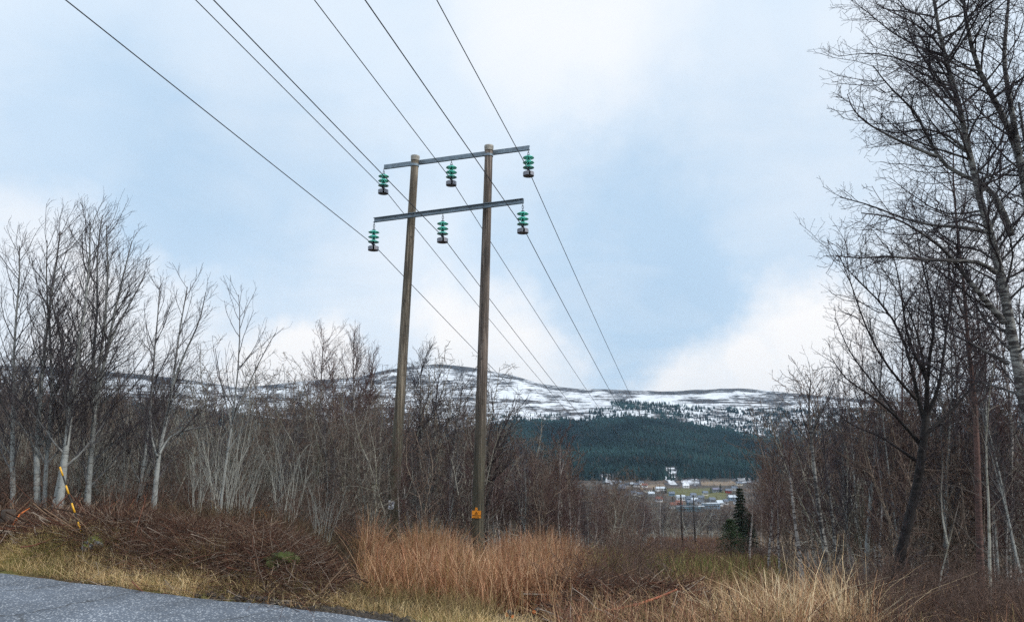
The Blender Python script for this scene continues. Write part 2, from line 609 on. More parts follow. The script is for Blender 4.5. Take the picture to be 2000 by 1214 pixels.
stt = t.math('ADD', t.math('MULTIPLY', st, 0.7), t.math('MULTIPLY', st2, 0.3))
sf = t.ramp(t.math('SUBTRACT', sa, stt), -0.02, 0.10)
heath = t.mix(t.ramp(st2, 0.4, 0.6), (0.035, 0.035, 0.045), (0.085, 0.07, 0.065))
c = t.mix(t.math('MULTIPLY', t.ramp(sa, 0.02, 0.15), 1.0), c, heath)
c = t.mix(sf, c, (0.82, 0.84, 0.87))
t.put(b, "Base Color", c)
b.inputs["Roughness"].default_value = 0.9
b.inputs["Specular IOR Level"].default_value = 0.2
M['ground'] = m
ground = link("ground", mesh("ground", V, Q, Tt, True, {"col": C, "snow": SN}), m)
tag(ground, kind="structure")


def Hs(x, y):
    return float(H(np.array([x]), np.array([y]))[0])


# ------------------------------------------------------------------ road
m, t, b = material("worn_asphalt")
co = t.node("ShaderNodeTexCoord").outputs["Object"]
ch = t.noise(co, 55.0, 3, 0.7)
vo = t.node("ShaderNodeTexVoronoi", i_Vector=co, i_Scale=42.0)
lg = t.noise(co, 1.1, 5, 0.6)
st = t.ramp(vo.outputs["Color"], 0.42, 0.66)
c = t.mix(t.ramp(ch, 0.3, 0.7), (0.085, 0.10, 0.125), (0.17, 0.195, 0.235))
c = t.mix(t.math('MULTIPLY', t.ramp(vo.outputs["Distance"], 0.15, 0.5, 1, 0), t.math('MULTIPLY', st, 0.85)), c, (0.8, 0.82, 0.84))
c = t.mix(t.ramp(t.noise(co, 16, 3, 0.8), 0.66, 0.72, 0, 0.7), c, (0.06, 0.065, 0.07))
vc = t.node("ShaderNodeTexVoronoi", feature='DISTANCE_TO_EDGE', i_Vector=t.vmath('ADD', co, t.vmath('SCALE', t.noise(co, 3.0, 4, 0.7, out=1), 0.35)), i_Scale=0.55)
c = t.mix(t.ramp(vc.outputs["Distance"], 0.003, 0.012, 0.75, 0.0), c, (0.05, 0.052, 0.055))
stn = t.noise(t.vmath('MULTIPLY', co, (0.5, 2.2, 1)), 1.0, 5, 0.7)
c = t.mix(t.ramp(stn, 0.60, 0.70, 0.0, 0.55), c, (0.07, 0.075, 0.08))
c = t.vmath('SCALE', c, t.ramp(lg, 0.3, 0.7, 0.72, 1.15))
t.put(b, "Base Color", c)
b.inputs["Roughness"].default_value = 0.8
bp = t.node("ShaderNodeBump", i_Strength=0.7, i_Height=ch)
bp.inputs["Distance"].default_value = 0.01
t.l.new(bp.outputs[0], b.inputs["Normal"])
M['asphalt'] = m
ed = norm(EB - EA)
us = np.linspace(-70, 90, 900)
jag = (fbm(us * 1.3, us * 0 + 3, 5)) * 0.10
edge = EB[None] + us[:, None] * ed[None] + jag[:, None] * EN[None]
rows = [edge, edge - EN * 0.06]
for k in (1.0, 3.0, 5.5):
    rows.append(EB[None] + us[:, None] * ed[None] - EN * k)
Vr = []
for k, rr_ in enumerate(rows):
    zz = np.full((len(us), 1), -0.02 if k == 0 else 0.012 + 0.01 * k)
    Vr.append(np.concatenate([rr_, zz], 1))
Vr = np.stack(Vr)
n_, k_ = len(us), len(rows)
i_ = np.arange(k_ - 1)[:, None] * n_
j_ = np.arange(n_ - 1)[None]
Qr = np.stack([i_ + j_, i_ + j_ + n_, i_ + j_ + n_ + 1, i_ + j_ + 1], -1).reshape(-1, 4)
tag(link("road", mesh("road", Vr, Qr, smooth=True), m), kind="structure")

# ------------------------------------------------------------------ tree growing


def grow_level(rng, Pt, Rd, cfg):
    """children of every branch in Pt [N,K,3]; returns their points and radii"""
    N, K, _ = Pt.shape
    L = np.linalg.norm(np.diff(Pt, axis=1), axis=2).sum(1)
    t0 = cfg.get('t0', 0.15)
    cnt = np.maximum(cfg.get('nmin', 1), np.round(cfg['d'] * L * (1 - t0) * rng.uniform(0.8, 1.2, N))).astype(int)
    idx = np.repeat(np.arange(N), cnt)
    M_ = len(idx)
    first = np.repeat(np.cumsum(cnt) - cnt, cnt)
    t = t0 + (1 - t0) * ((np.arange(M_) - first + rng.uniform(0, 1, M_)) / np.repeat(cnt, cnt)) ** cfg.get('tp', 1.0)
    t = np.minimum(t, 0.995)
    f = t * (K - 1)
    i0 = f.astype(int)
    fr = (f - i0)[:, None]
    A, B = Pt[idx, i0], Pt[idx, i0 + 1]
    org = A * (1 - fr) + B * fr
    T = norm(B - A)
    rp = Rd[idx, i0] * (1 - fr[:, 0]) + Rd[idx, i0 + 1] * fr[:, 0]
    pv = norm(np.cross(T, rng.normal(size=(M_, 3))))
    ang = np.radians(rng.uniform(*cfg['ang'], M_))[:, None]
    d = T * np.cos(ang) + pv * np.sin(ang)
    ln = L[idx] * cfg['ratio'] * (1 - cfg.get('shape', 0.5) * t) * rng.uniform(0.55, 1.25, M_)
    ln = np.clip(ln, cfg.get('lmin', 0.05), cfg.get('lmax', 9))
    k = cfg['K']
    trop = np.asarray(cfg.get('trop', (0, 0, 0.1)), float)
    wv = cfg.get('w', 0.2)
    pts = [org]
    p = org
    for q in range(k - 1):
        d = norm(d + rng.normal(size=(M_, 3)) * wv + trop)
        p = p + d * (ln / (k - 1))[:, None]
        pts.append(p)
    pts = np.stack(pts, 1)
    r0 = np.minimum(rp * cfg.get('rr', 0.7), ln * cfg.get('thick', 0.016))
    r0 = np.maximum(r0, cfg['rtip'])
    rd = r0[:, None] + (cfg['rtip'] - r0)[:, None] * np.linspace(0, 1, k) ** 0.8
    return pts, rd


def grow(rng, stems, cfgs, sides=(7, 5, 3, 3, 3), ntrunk=1):
    """stems: list of (pts[K,3], r0, r1).  Returns trunk parts and crown parts."""
    lv = []
    K = max(len(s[0]) for s in stems)
    K = max(K, 9)
    PP, RR_ = [], []
    for pts, r0, r1 in stems:
        pts = np.asarray(pts, float)
        # smooth resample
        u = np.linspace(0, 1, len(pts))
        un = np.linspace(0, 1, K)
        q = np.stack([np.interp(un, u, pts[:, k]) for k in range(3)], 1)
        q[1:-1] = 0.5 * q[1:-1] + 0.25 * (q[:-2] + q[2:])
        PP.append(q)
        RR_.append(r0 + (r1 - r0) * un ** 0.62)
    Pt, Rd = np.stack(PP), np.stack(RR_)
    trunk = [tubes(Pt, Rd, sides[0])]
    crown = []
    for i, cfg in enumerate(cfgs):
        Pt, Rd = grow_level(rng, Pt, Rd, cfg)
        (trunk if i < ntrunk - 1 else crown).append(tubes(Pt, Rd, sides[min(i + 1, len(sides) - 1)]))
    return trunk, crown


def tree_meshes(name, rng, stems, cfgs, mat, **kw):
    tr, cr = grow(rng, stems, cfgs, **kw)
    v, q, r = join(tr)
    mt = mesh(name + "_trunk", v, q, smooth=True, attrs={"rad": r})
    v, q, r = join(cr)
    mc = mesh(name + "_crown", v, q, smooth=False, attrs={"rad": r})
    mt.materials.append(mat)
    mc.materials.append(mat)
    return mt, mc


def stem_path(rng, h, lean=(0, 0), w=0.05, K=10, base=(0, 0)):
    z = np.linspace(0, h, K)
    dx = np.cumsum(rng.normal(size=K) * w * h / K)
    dy = np.cumsum(rng.normal(size=K) * w * h / K)
    u = z / h
    return np.stack([base[0] + lean[0] * h * u ** 1.2 + dx - dx[0], base[1] + lean[1] * h * u ** 1.2 + dy - dy[0], z - 0.15], 1)


def place_tree(kind, meshes, loc, scale, rz, label, group, cat="tree", tilt=(0, 0)):
    o = bpy.data.objects.new(kind, None)
    o.empty_display_size = 0.2
    o.location = tuple(float(a) for a in loc)
    o.rotation_euler = (tilt[0], tilt[1], rz)
    sxy = scale if np.isscalar(scale) else scale[0]
    sz = scale if np.isscalar(scale) else scale[1]
    o.scale = (sxy, sxy, sz)
    col.objects.link(o)
    tag(o, label, cat, group)
    for nm, me in (("trunk", meshes[0]), ("crown", meshes[1])):
        c_ = bpy.data.objects.new(nm, me)
        c_.parent = o
        col.objects.link(c_)
    return o


# guided trees: stems given where they stand, in metres, from their bearing and height in the view
def guided(kind, label, cat, Y, paths, cfgs, mat, seed, group=None, depth_var=0.12, root=True, ntrunk=1):
    rng = np.random.default_rng(seed)
    bx, bY = None, Y
    stems = []
    for n_p, (pl, r0, r1) in enumerate(paths):
        K = len(pl)
        dv = np.cumsum(rng.normal(size=K)) * depth_var
        if n_p:
            dv = dv - dv[0]
        else:
            dv = dv * np.linspace(0, 1, K)
        pts = []
        for k, q in enumerate(pl):
            yy = (q[2] if len(q) > 2 else Y) + dv[k]
            pts.append(P(q[0], q[1], yy))
        pts = np.array(pts)
        if n_p == 0 and root:
            g = Hs(pts[0][0], pts[0][1])
            p0 = pts[0].copy()
            if p0[2] > g - 0.1:
                p0[2] = g - 0.15
                pts = np.concatenate([[p0], pts])
            else:
                pts[0][2] = g - 0.15
        stems.append((pts, r0, r1))
    o0 = stems[0][0][0].copy()
    stems = [(p - o0, a_, b_) for p, a_, b_ in stems]
    ms = tree_meshes(kind, rng, stems, cfgs, mat, ntrunk=ntrunk)
    return place_tree(kind, ms, o0, 1.0, 0, label, group, cat)


WIND = (0.05, 0, 0.0)
CF_UP = [dict(d=8.0, t0=0.22, ang=(24, 52), ratio=0.38, shape=0.70, lmin=0.35, lmax=2.6, K=8, trop=(0.02, 0, 0.10), w=0.09, rtip=0.0035, thick=0.010),
         dict(d=8, t0=0.12, ang=(18, 44), ratio=0.46, shape=0.4, lmin=0.22, lmax=1.0, K=5, trop=(0.04, 0, 0.09), w=0.12, rtip=0.0028, thick=0.008),
         dict(d=7.5, t0=0.1, ang=(18, 45), ratio=0.5, shape=0.3, lmin=0.14, lmax=0.5, K=4, trop=(0.05, 0, 0.07), w=0.14, rtip=0.0022, thick=0.010)]
CF_SPREAD = [dict(d=5.5, t0=0.25, ang=(35, 75), ratio=0.30, shape=0.3, lmin=0.4, lmax=1.5, K=7, trop=(-0.02, 0, 0.05), w=0.17, rtip=0.0035, thick=0.012),
             dict(d=8.5, t0=0.1, ang=(30, 70), ratio=0.45, shape=0.35, lmin=0.2, lmax=0.65, K=5, trop=(-0.03, 0, 0.05), w=0.22, rtip=0.0026, thick=0.011),
             dict(d=9.5, t0=0.1, ang=(30, 70), ratio=0.45, shape=0.3, lmin=0.08, lmax=0.28, K=4, trop=(-0.02, 0, 0.06), w=0.25, rtip=0.002, thick=0.012)]

# ---- left stand of pale birches
LB = [
    ("slim birch with pale grey bark at the far left edge of the stand", 16.5, [([(22, 1040), (28, 960), (20, 880), (30, 780), (20, 680), (42, 560), (38, 480)], 0.075, 0.012)], 1.0),
    ("pale birch with two stems rising from one base, second in the left stand", 16.5,
     [([(75, 1042), (70, 960), (72, 880), (75, 800), (85, 700), (95, 600), (110, 520), (118, 452)], 0.085, 0.012),
      ([(84, 1030), (88, 950), (92, 860), (105, 760), (98, 660), (88, 560), (92, 470)], 0.06, 0.01)], 1.0),
    ("thick pale birch with paired leaning stems just behind the yellow and black marker stick", 16.2,
     [([(110, 1042), (120, 960), (128, 880), (140, 780), (152, 700), (165, 600), (178, 520), (176, 436)], 0.10, 0.012),
      ([(96, 1042), (112, 960), (130, 870), (138, 790), (128, 700), (110, 620), (92, 560)], 0.07, 0.01)], 1.0),
    ("tall double stemmed birch with the widest fan crown of the left stand", 17.0,
     [([(170, 1022), (170, 960), (180, 880), (185, 800), (192, 720), (205, 640), (215, 540), (208, 440)], 0.10, 0.012),
      ([(188, 790), (205, 700), (222, 620), (240, 540), (258, 470)], 0.055, 0.010),
      ([(184, 800), (180, 700), (192, 600), (188, 500), (200, 420)], 0.05, 0.010),
      ([(205, 700), (225, 640), (262, 580), (285, 530)], 0.035, 0.008)], 1.0),
    ("slender birch with mossy grey stem left of the forked birch", 17.5,
     [([(262, 1015), (280, 930), (285, 860), (300, 780), (297, 700), (310, 620), (312, 560)], 0.055, 0.010)], 1.0),
    ("forked birch with one limb arching to the right over the thicket", 16.8,
     [([(298, 1010), (310, 900), (308, 870), (330, 820), (338, 750), (348, 650), (366, 560)], 0.085, 0.010),
      ([(312, 885), (330, 850), (370, 836), (420, 832), (450, 815)], 0.03, 0.008),
      ([(308, 890), (296, 860), (292, 800), (300, 740)], 0.045, 0.012),
      ([(338, 750), (360, 690), (390, 630), (402, 570)], 0.035, 0.008)], 1.0),
    ("sparse open grey tree standing alone between the left stand and the poles", 17.5,
     [([(425, 1040), (440, 900), (458, 800), (468, 700), (470, 610), (466, 575)], 0.05, 0.006),
      ([(455, 820), (490, 740), (520, 680), (538, 650)], 0.025, 0.006),
      ([(452, 830), (430, 740), (420, 680)], 0.025, 0.006),
      ([(445, 880), (500, 800), (548, 745)], 0.022, 0.005)], 0.55),
]
for i, (lab, Y, paths, dens) in enumerate(LB):
    cf = [dict(c_) for c_ in CF_UP]
    cf[0]['d'] *= dens
    cf[1]['d'] *= dens
    cf[2]['d'] *= dens
    guided("birch_tree", lab, "birch", Y, paths, cf, M['birch_grey'], 100 + i, "pale birches of the left stand", 0.10)

# ---- middle birches behind the poles
MB_ = [
    ("dark twigged birch rising highest between the left stand and the poles", 30, [([(640, 1010), (632, 900), (625, 800), (628, 720), (632, 655)], 0.09, 0.01)], 'redbirch'),
    ("twin topped birch bent by wind just left of the poles", 30, [([(690, 1010), (700, 880), (690, 780), (690, 720), (692, 670)], 0.08, 0.01), ([(700, 880), (722, 780), (728, 720), (730, 690)], 0.05, 0.01)], 'redbirch'),
    ("white stemmed birch with black patches between the two poles", 27, [([(812, 1030), (815, 950), (822, 880), (824, 800), (818, 740), (826, 700)], 0.11, 0.01), ([(826, 900), (845, 850), (852, 780), (858, 730)], 0.05, 0.01)], 'birch'),
    ("white patched birch close beside the dark right pole", 26, [([(878, 1040), (884, 960), (880, 890), (895, 830), (900, 770), (905, 745)], 0.10, 0.01), ([(880, 900), (862, 840), (850, 790)], 0.05, 0.01)], 'birch'),
    ("spreading dark tree leaning out to the right of the right pole", 24, [([(950, 1010), (952, 940), (965, 880), (985, 830), (1005, 795)], 0.06, 0.012), ([(955, 930), (950, 870), (965, 810), (960, 770)], 0.04, 0.01)], 'dark'),
    ("reddish crowned birch with a white trunk right of the tall brown grass", 28, [([(1092, 1062), (1092, 1000), (1094, 930), (1092, 870), (1098, 850)], 0.085, 0.012), ([(1093, 930), (1108, 880), (1112, 862)], 0.035, 0.01)], 'redbirch'),
    ("thin white stemmed birch right behind the reddish crowned birch", 27, [([(1115, 1062), (1112, 1000), (1113, 950), (1118, 905)], 0.05, 0.01)], 'redbirch'),
    ("small forked white birch at the end of the tall brown grass", 26, [([(1122, 1070), (1128, 1030), (1132, 1000), (1136, 970)], 0.045, 0.01), ([(1124, 1050), (1114, 1010), (1115, 985)], 0.03, 0.008)], 'redbirch'),
    ("lone white stemmed birch in the far end of the left wood edge", 95, [([(1291, 1060), (1288, 1020), (1290, 985), (1290, 960)], 0.12, 0.02)], 'redbirch'),
]
for i, (lab, Y, paths, mt) in enumerate(MB_):
    cf = [dict(c_) for c_ in CF_UP]
    cf[0].update(t0=0.22, d=7.5, lmax=1.9)
    cf[2].update(rtip=0.0036, d=8)
    cf[1].update(rtip=0.004, d=8)
    if Y > 50:
        cf[0].update(d=3)
        cf[1].update(d=4, lmax=.6)
        cf[2].update(rtip=0.008)
    guided("birch_tree", lab, "birch", Y, paths, cf, M[mt], 140 + i, "birches behind the poles", 0.12)

# ---- right side: big birch and neighbours
guided("large_birch", "largest birch with white bark and wide bare limbs filling the top right", "birch", 10.8,
       [([(2040, 1010), (2020, 880), (2000, 779), (1975, 650), (1962, 558), (1939, 459), (1912, 400), (1893, 290), (1871, 191), (1856, 145), (1830, 66), (1823, -20), (1810, -90)], 0.115, 0.018),
        ([(2035, 560), (2015, 430), (2000, 346), (1985, 280), (1945, 198), (1906, 132), (1886, 40), (1876, -50)], 0.09, 0.02),
        ([(1962, 630), (1912, 571), (1879, 532), (1846, 486), (1797, 453), (1748, 423), (1682, 416)], 0.05, 0.008),
        ([(1926, 453), (1879, 443), (1830, 441), (1780, 433), (1700, 400), (1640, 385)], 0.035, 0.007),
        ([(1945, 532), (1912, 509), (1846, 509), (1780, 505), (1731, 499), (1682, 505), (1632, 499)], 0.04, 0.007),
        ([(1975, 460), (1958, 400), (1922, 349), (1863, 346), (1830, 306), (1807, 257), (1787, 214), (1761, 194), (1728, 161), (1705, 128)], 0.055, 0.007),
        ([(1830, 306), (1780, 286), (1734, 264), (1691, 240), (1665, 214), (1655, 184)], 0.03, 0.006),
        ([(1971, 710), (1896, 670), (1830, 637), (1780, 630)], 0.03, 0.007),
        ([(1880, 220), (1830, 150), (1780, 80), (1765, 20)], 0.03, 0.007),
        ([(1990, 300), (1960, 120), (1970, 0)], 0.05, 0.02),
        ([(2005, 620), (2030, 480), (2010, 330), (1990, 200)], 0.06, 0.015),
        ([(1895, 300), (1850, 262), (1800, 250), (1750, 262), (1712, 250)], 0.025, 0.006)],
       [dict(CF_SPREAD[0], t0=0.18, d=10, lmax=1.7), dict(CF_SPREAD[1], d=11.5), dict(CF_SPREAD[2], d=12, rtip=0.0023)], M['birch'], 201, None, 0.10)
guided("dark_tree", "black wet trunk leaning right and forking low in the right thicket", "tree", 13.2,
       [([(1745, 1165), (1754, 1094), (1775, 1017), (1794, 941), (1805, 865), (1809, 807)], 0.105, 0.06),
        ([(1809, 820), (1810, 700), (1828, 650), (1822, 590), (1800, 520), (1790, 450)], 0.045, 0.008),
        ([(1808, 815), (1838, 760), (1842, 690), (1852, 620), (1866, 540), (1875, 430)], 0.04, 0.008),
        ([(1806, 825), (1786, 760), (1780, 690), (1745, 620), (1705, 570), (1650, 530), (1632, 490)], 0.042, 0.006),
        ([(1800, 870), (1750, 810), (1700, 770), (1650, 740), (1625, 700)], 0.04, 0.007),
        ([(1790, 900), (1720, 850), (1660, 830), (1630, 800)], 0.03, 0.006),
        ([(1805, 850), (1862, 800), (1910, 740), (1940, 690)], 0.04, 0.008),
        ([(1810, 740), (1770, 660), (1760, 560), (1740, 480)], 0.035, 0.007),
        ([(1790, 780), (1735, 720), (1690, 640), (1665, 560), (1640, 500)], 0.03, 0.006),
        ([(1750, 810), (1700, 740), (1660, 690), (1630, 620)], 0.026, 0.006),
        ([(1812, 760), (1800, 680), (1775, 600), (1720, 520)], 0.03, 0.006)],
       [dict(CF_SPREAD[0], t0=0.12, d=10, lmax=1.9, trop=(-0.02, 0, 0.09)), dict(CF_SPREAD[1], d=9.5, trop=(-0.02, 0, 0.08)), dict(CF_SPREAD[2], d=10)], M['dark'], 202)
guided("rusty_tree", "tall straight tree with reddish brown stem in front of the largest birch", "tree", 14.5,
       [([(1915, 1150), (1912, 1000), (1909, 900), (1907, 800), (1899, 730), (1889, 680), (1886, 600), (1884, 550), (1866, 433), (1860, 350), (1862, 280)], 0.085, 0.012)],
       [dict(CF_SPREAD[0], t0=0.35, d=8, trop=(0, 0, 0.10)), dict(CF_SPREAD[1], d=10), dict(CF_SPREAD[2], d=11)], M['rusty'], 203)
guided("pale_sapling", "thin pale stem standing upright near the right edge of the thicket", "tree", 11.5,
       [([(1934, 1200), (1935, 1132), (1930, 1056), (1934, 979), (1926, 922), (1924, 865), (1930, 760), (1950, 660)], 0.036, 0.007)],
       [dict(CF_SPREAD[0], t0=0.3, d=4.5, lmax=.9, thick=.008), dict(CF_SPREAD[1], d=7), dict(CF_SPREAD[2], d=7)], M['alder'], 204)
guided("pale_sapling", "small pale forked sapling right of the black trunk", "tree", 11.8,
       [([(1830, 1160), (1840, 1110), (1851, 1075), (1863, 1017), (1874, 979)], 0.02, 0.005),
        ([(1851, 1062), (1840, 1010), (1838, 950), (1842, 900)], 0.018, 0.005)],
       [dict(CF_SPREAD[0], t0=0.2, d=4, lmax=0.7, thick=.008), dict(CF_SPREAD[1], d=6)], M['alder'], 205)
RB = [
    ("leaning white birch with peeling black patches left of the black trunk", 16.5, [([(1622, 1120), (1603, 1037), (1593, 941), (1584, 845), (1576, 788), (1584, 742)], 0.085, 0.01), ([(1584, 850), (1612, 790), (1630, 745)], 0.03, 0.008)], 'birch'),
    ("white birch with curved lower stem near the right edge of the clearing", 18.5, [([(1565, 1095), (1551, 1017), (1546, 941), (1535, 880), (1530, 850)], 0.07, 0.01)], 'redbirch'),
    ("slim straight birch on the right edge of the clearing", 21, [([(1500, 1098), (1505, 1050), (1511, 980), (1508, 920), (1512, 880)], 0.055, 0.01)], 'redbirch'),
    ("very thin birch between two white stems right of the clearing", 20, [([(1521, 1090), (1520, 1010), (1518, 950), (1525, 900)], 0.04, 0.01)], 'redbirch'),
    ("birch with crooked white stem beside the green spruce", 33, [([(1463, 1080), (1468, 1030), (1470, 985), (1466, 950)], 0.075, 0.01)], 'redbirch'),
    ("second leaning birch close behind the peeling birch", 17, [([(1636, 1120), (1625, 1000), (1612, 900), (1604, 820)], 0.06, 0.01)], 'birch'),
    ("grey birch with upright crown behind the black trunk", 19, [([(1690, 1100), (1700, 980), (1712, 860), (1720, 760), (1722, 680)], 0.09, 0.01)], 'birch_grey'),
    ("brown birch with rusty stem mid way along the right thicket", 20, [([(1770, 1110), (1765, 960), (1765, 850), (1760, 760), (1764, 650)], 0.09, 0.01)], 'rusty'),
]
for i, (lab, Y, paths, mt) in enumerate(RB):
    cf = [dict(c_) for c_ in CF_UP]
    cf[0].update(t0=0.28, d=7, lmax=1.5, trop=(-0.01, 0, 0.12))
    cf[2].update(rtip=0.0035)
    guided("birch_tree", lab, "birch", Y, paths, cf, M[mt], 240 + i, "birches of the right wood edge", 0.12)

# ---- shared meshes for the thickets
PR = {}


def proto(key, n, fn):
    PR[key] = [fn(np.random.default_rng(1000 + hash_(key) + k)) for k in range(n)]


def hash_(s):
    return sum(ord(ch) * (i + 3) for i, ch in enumerate(s))


def p_birch(mat, dens=1.0):
    def f(rng):
        st = [(stem_path(rng, 7.5, (rng.uniform(-.04, .08), 0), 0.12), 0.07, 0.008)]
        if rng.random() < 0.5:
            st.append((stem_path(rng, 6.3, (rng.uniform(-.12, .12), rng.uniform(-.1, .1)), 0.12, base=(0.1, 0.05)), 0.05, 0.008))
        return tree_meshes("wood_birch", rng, st, [
            dict(d=6.5 * dens, t0=0.25, ang=(25, 50), ratio=0.24, shape=0.6, lmin=0.4, lmax=1.7, K=5, trop=(0.03, 0, 0.12), w=0.12, rtip=0.006, thick=0.012),
            dict(d=7.5 * dens, t0=0.12, ang=(25, 55), ratio=0.42, shape=0.4, lmin=0.2, lmax=0.7, K=4, trop=(0.03, 0, 0.08), w=0.18, rtip=0.005, thick=0.012),
            dict(d=8 * dens, t0=0.1, ang=(25, 60), ratio=0.5, shape=0.3, lmin=0.12, lmax=0.35, K=3, trop=(0.03, 0, 0.05), w=0.2, rtip=0.004, thick=0.012)], M[mat], sides=(6, 4, 3, 3))
    return f


def p_alder(mat):
    def f(rng):
        st = []
        for k in range(rng.integers(2, 5)):
            a_ = rng.uniform(0, 2 * pi)
            l_ = rng.uniform(0.05, 0.3)
            st.append((stem_path(rng, rng.uniform(4.2, 6), (l_ * cos(a_), l_ * sin(a_)), 0.35, base=(0.12 * cos(a_), 0.12 * sin(a_))), 0.045, 0.008))
        return tree_meshes("scrub_alder", rng, st, [
            dict(d=4.0, t0=0.12, ang=(30, 70), ratio=0.30, shape=0.5, lmin=0.4, lmax=1.7, K=6, trop=(0, 0, 0.08), w=0.25, rtip=0.006, thick=0.014),
            dict(d=5.5, t0=0.12, ang=(30, 70), ratio=0.42, shape=0.4, lmin=0.2, lmax=0.8, K=4, trop=(0, 0, 0.08), w=0.28, rtip=0.005, thick=0.012),
            dict(d=8, t0=0.1, ang=(30, 70), ratio=0.5, shape=0.3, lmin=0.12, lmax=0.4, K=3, trop=(0, 0, 0.05), w=0.25, rtip=0.004, thick=0.012)], M[mat], sides=(5, 4, 3, 3))
    return f


def p_willow(rng):
    st = []
    for k in range(rng.integers(12, 18)):
        a_ = rng.uniform(0, 2 * pi)
        l_ = rng.uniform(0.02, 0.34)
        h_ = rng.uniform(2.6, 4.6)
        st.append((stem_path(rng, h_, (l_ * cos(a_), l_ * sin(a_)), 0.26, base=(0.20 * cos(a_), 0.16 * sin(a_))), rng.uniform(0.014, 0.026), 0.006))
    return tree_meshes("willow_clump", rng, st, [
        dict(d=2.2, t0=0.35, ang=(15, 40), ratio=0.3, shape=0.4, lmin=0.3, lmax=1.1, K=5, trop=(0, 0, 0.1), w=0.14, rtip=0.0045, thick=0.010),
        dict(d=5, t0=0.12, ang=(20, 55), ratio=0.4, shape=0.4, lmin=0.15, lmax=0.5, K=4, trop=(0, 0, 0.08), w=0.2, rtip=0.0035, thick=0.010)], M['willow'], sides=(5, 3, 3))


def p_bramble(mat):
    def f(rng):
        st = []
        for k in range(26):
            a_ = rng.uniform(0, 2 * pi)
            l_ = rng.uniform(0.1, 0.9)
            h_ = rng.uniform(0.5, 1.5)
            st.append((stem_path(rng, h_, (l_ * cos(a_), l_ * sin(a_)), 0.3, base=(rng.normal() * .25, rng.normal() * .25)), 0.008, 0.003))
        return tree_meshes("undergrowth", rng, st, [
            dict(d=7, t0=0.2, ang=(20, 70), ratio=0.5, shape=0.3, lmin=0.15, lmax=0.6, K=4, trop=(0, 0, 0.04), w=0.3, rtip=0.003, thick=0.012),
            dict(d=8, t0=0.2, ang=(20, 70), ratio=0.5, shape=0.3, lmin=0.08, lmax=0.3, K=3, trop=(0, 0, 0.04), w=0.3, rtip=0.0025, thick=0.012)], M[mat], sides=(4, 3, 3))
    return f


proto('birch_grey', 3, p_birch('birch_grey'))
proto('redbirch', 4, p_birch('redbirch', 1.05))
proto('alder', 4, p_alder('alder'))
proto('scrubtree', 3, p_alder('scrub'))
proto('willow', 3, p_willow)
proto('bramble', 4, p_bramble('scrub'))

rs = np.random.default_rng(77)
LABS = {
    'alder': ("grey_alder", "bare grey alder tangled in the dense brown thicket", "tree", "grey alders in the thicket"),
    'scrubtree': ("scrub_tree", "bare brown scrub tree packed into the thicket", "tree", "brown scrub trees in the thicket"),
    'birch_grey': ("slim_birch", "slim bare grey birch standing within the thicket", "birch", "slim grey birches in the thicket"),
    'redbirch': ("young_birch", "young birch with purple brown twigs on the wooded slope", "birch", "young purple brown birches on the slope"),
    'willow': ("willow_clump", "fan of many thin pale willow stems from one base", "willow", "pale willow clumps at the wood edge"),
    'bramble': ("bramble_bush", "low bare reddish brown bush in the rough ground", "bush", "low bare bushes on the rough ground"),
}


def put(key, px, Y, top_h, lab=None, squash=1.0):
    tx = (px - 1000) / FPX / 1.03
    x, y = tx * Y, Y
    z = Hs(x, y)
    meshes = PR[key][rs.integers(len(PR[key]))]
    h0 = {'alder': 5.2, 'scrubtree': 5.2, 'birch_grey': 7.6, 'redbirch': 7.6, 'willow': 4.2, 'bramble': 1.2}[key]
    s = top_h / h0
    nm, l_, cat, grp = LABS[key]
    return place_tree(nm, meshes, (x, y, z - 0.05), (s * squash, s), rs.uniform(0, 2 * pi), lab or l_, grp if not lab else grp, cat,
                      tilt=(rs.normal() * 0.04, rs.normal() * 0.04))


# left thicket, in depth from the brush pile back
def z_top_h(px, Y, row):
    tx = (px - 1000) / FPX / 1.03
    return EYE + row_slope(row) * Y - Hs(tx * Y, Y)


for n_, y0, y1, hsc in ((46, 17.5, 22, 0.78), (70, 22, 30, 0.95), (75, 30, 44, 1.0), (55, 44, 75, 1.02)):
    for k in range(n_):
        Y = rs.uniform(y0, y1)
        px = -160 + (k + rs.random()) / n_ * 1110
        # skyline of the thicket, as rows
        top = np.interp(px, [-200, 0, 250, 480, 560, 640, 760, 900, 1000], [740, 760, 750, 770, 750, 750, 770, 790, 830]) + rs.normal() * 24
        key = rs.choice(['alder', 'scrubtree', 'birch_grey', 'redbirch'], p=[.42, .26, .17, .15])
        if px > 880:
            key = rs.choice(['redbirch', 'scrubtree', 'alder'])
        if 240 < px < 520 and Y > 22 and rs.random() < 0.45:
            continue
        h = np.clip(z_top_h(px, Y, top), 2.2, 11) * hsc
        put(key, px, Y, h)
for px, Y, row, lab in ((438, 15.0, 850, "fan of pale thin willow stems behind the long brush pile, widest of them"), (632, 15.0, 935, "pale straight willow fan left of the left pole, above the end of the brush pile"),
                        (385, 15.6, 880, "pale willow stems just left of the widest willow fan"), (235, 17.5, 860, "grey willow stems between the forked birch and the double stemmed birch"),
                        (560, 17.5, 850, "grey willow stems beside the orange leaves in the thicket"), (470, 15.2, 880, "pale willow stems leaning right of the widest willow fan")):
    put('willow', px, Y, z_top_h(px, Y, row) * 1.0, lab)
for k in range(13):
    px, Y = (k + rs.random()) / 13 * 1000 - 40, rs.uniform(17.5, 27)
    if 700 < px < 1000:
        Y += 6
    put('willow', px, Y, rs.uniform(1.8, 3.3))
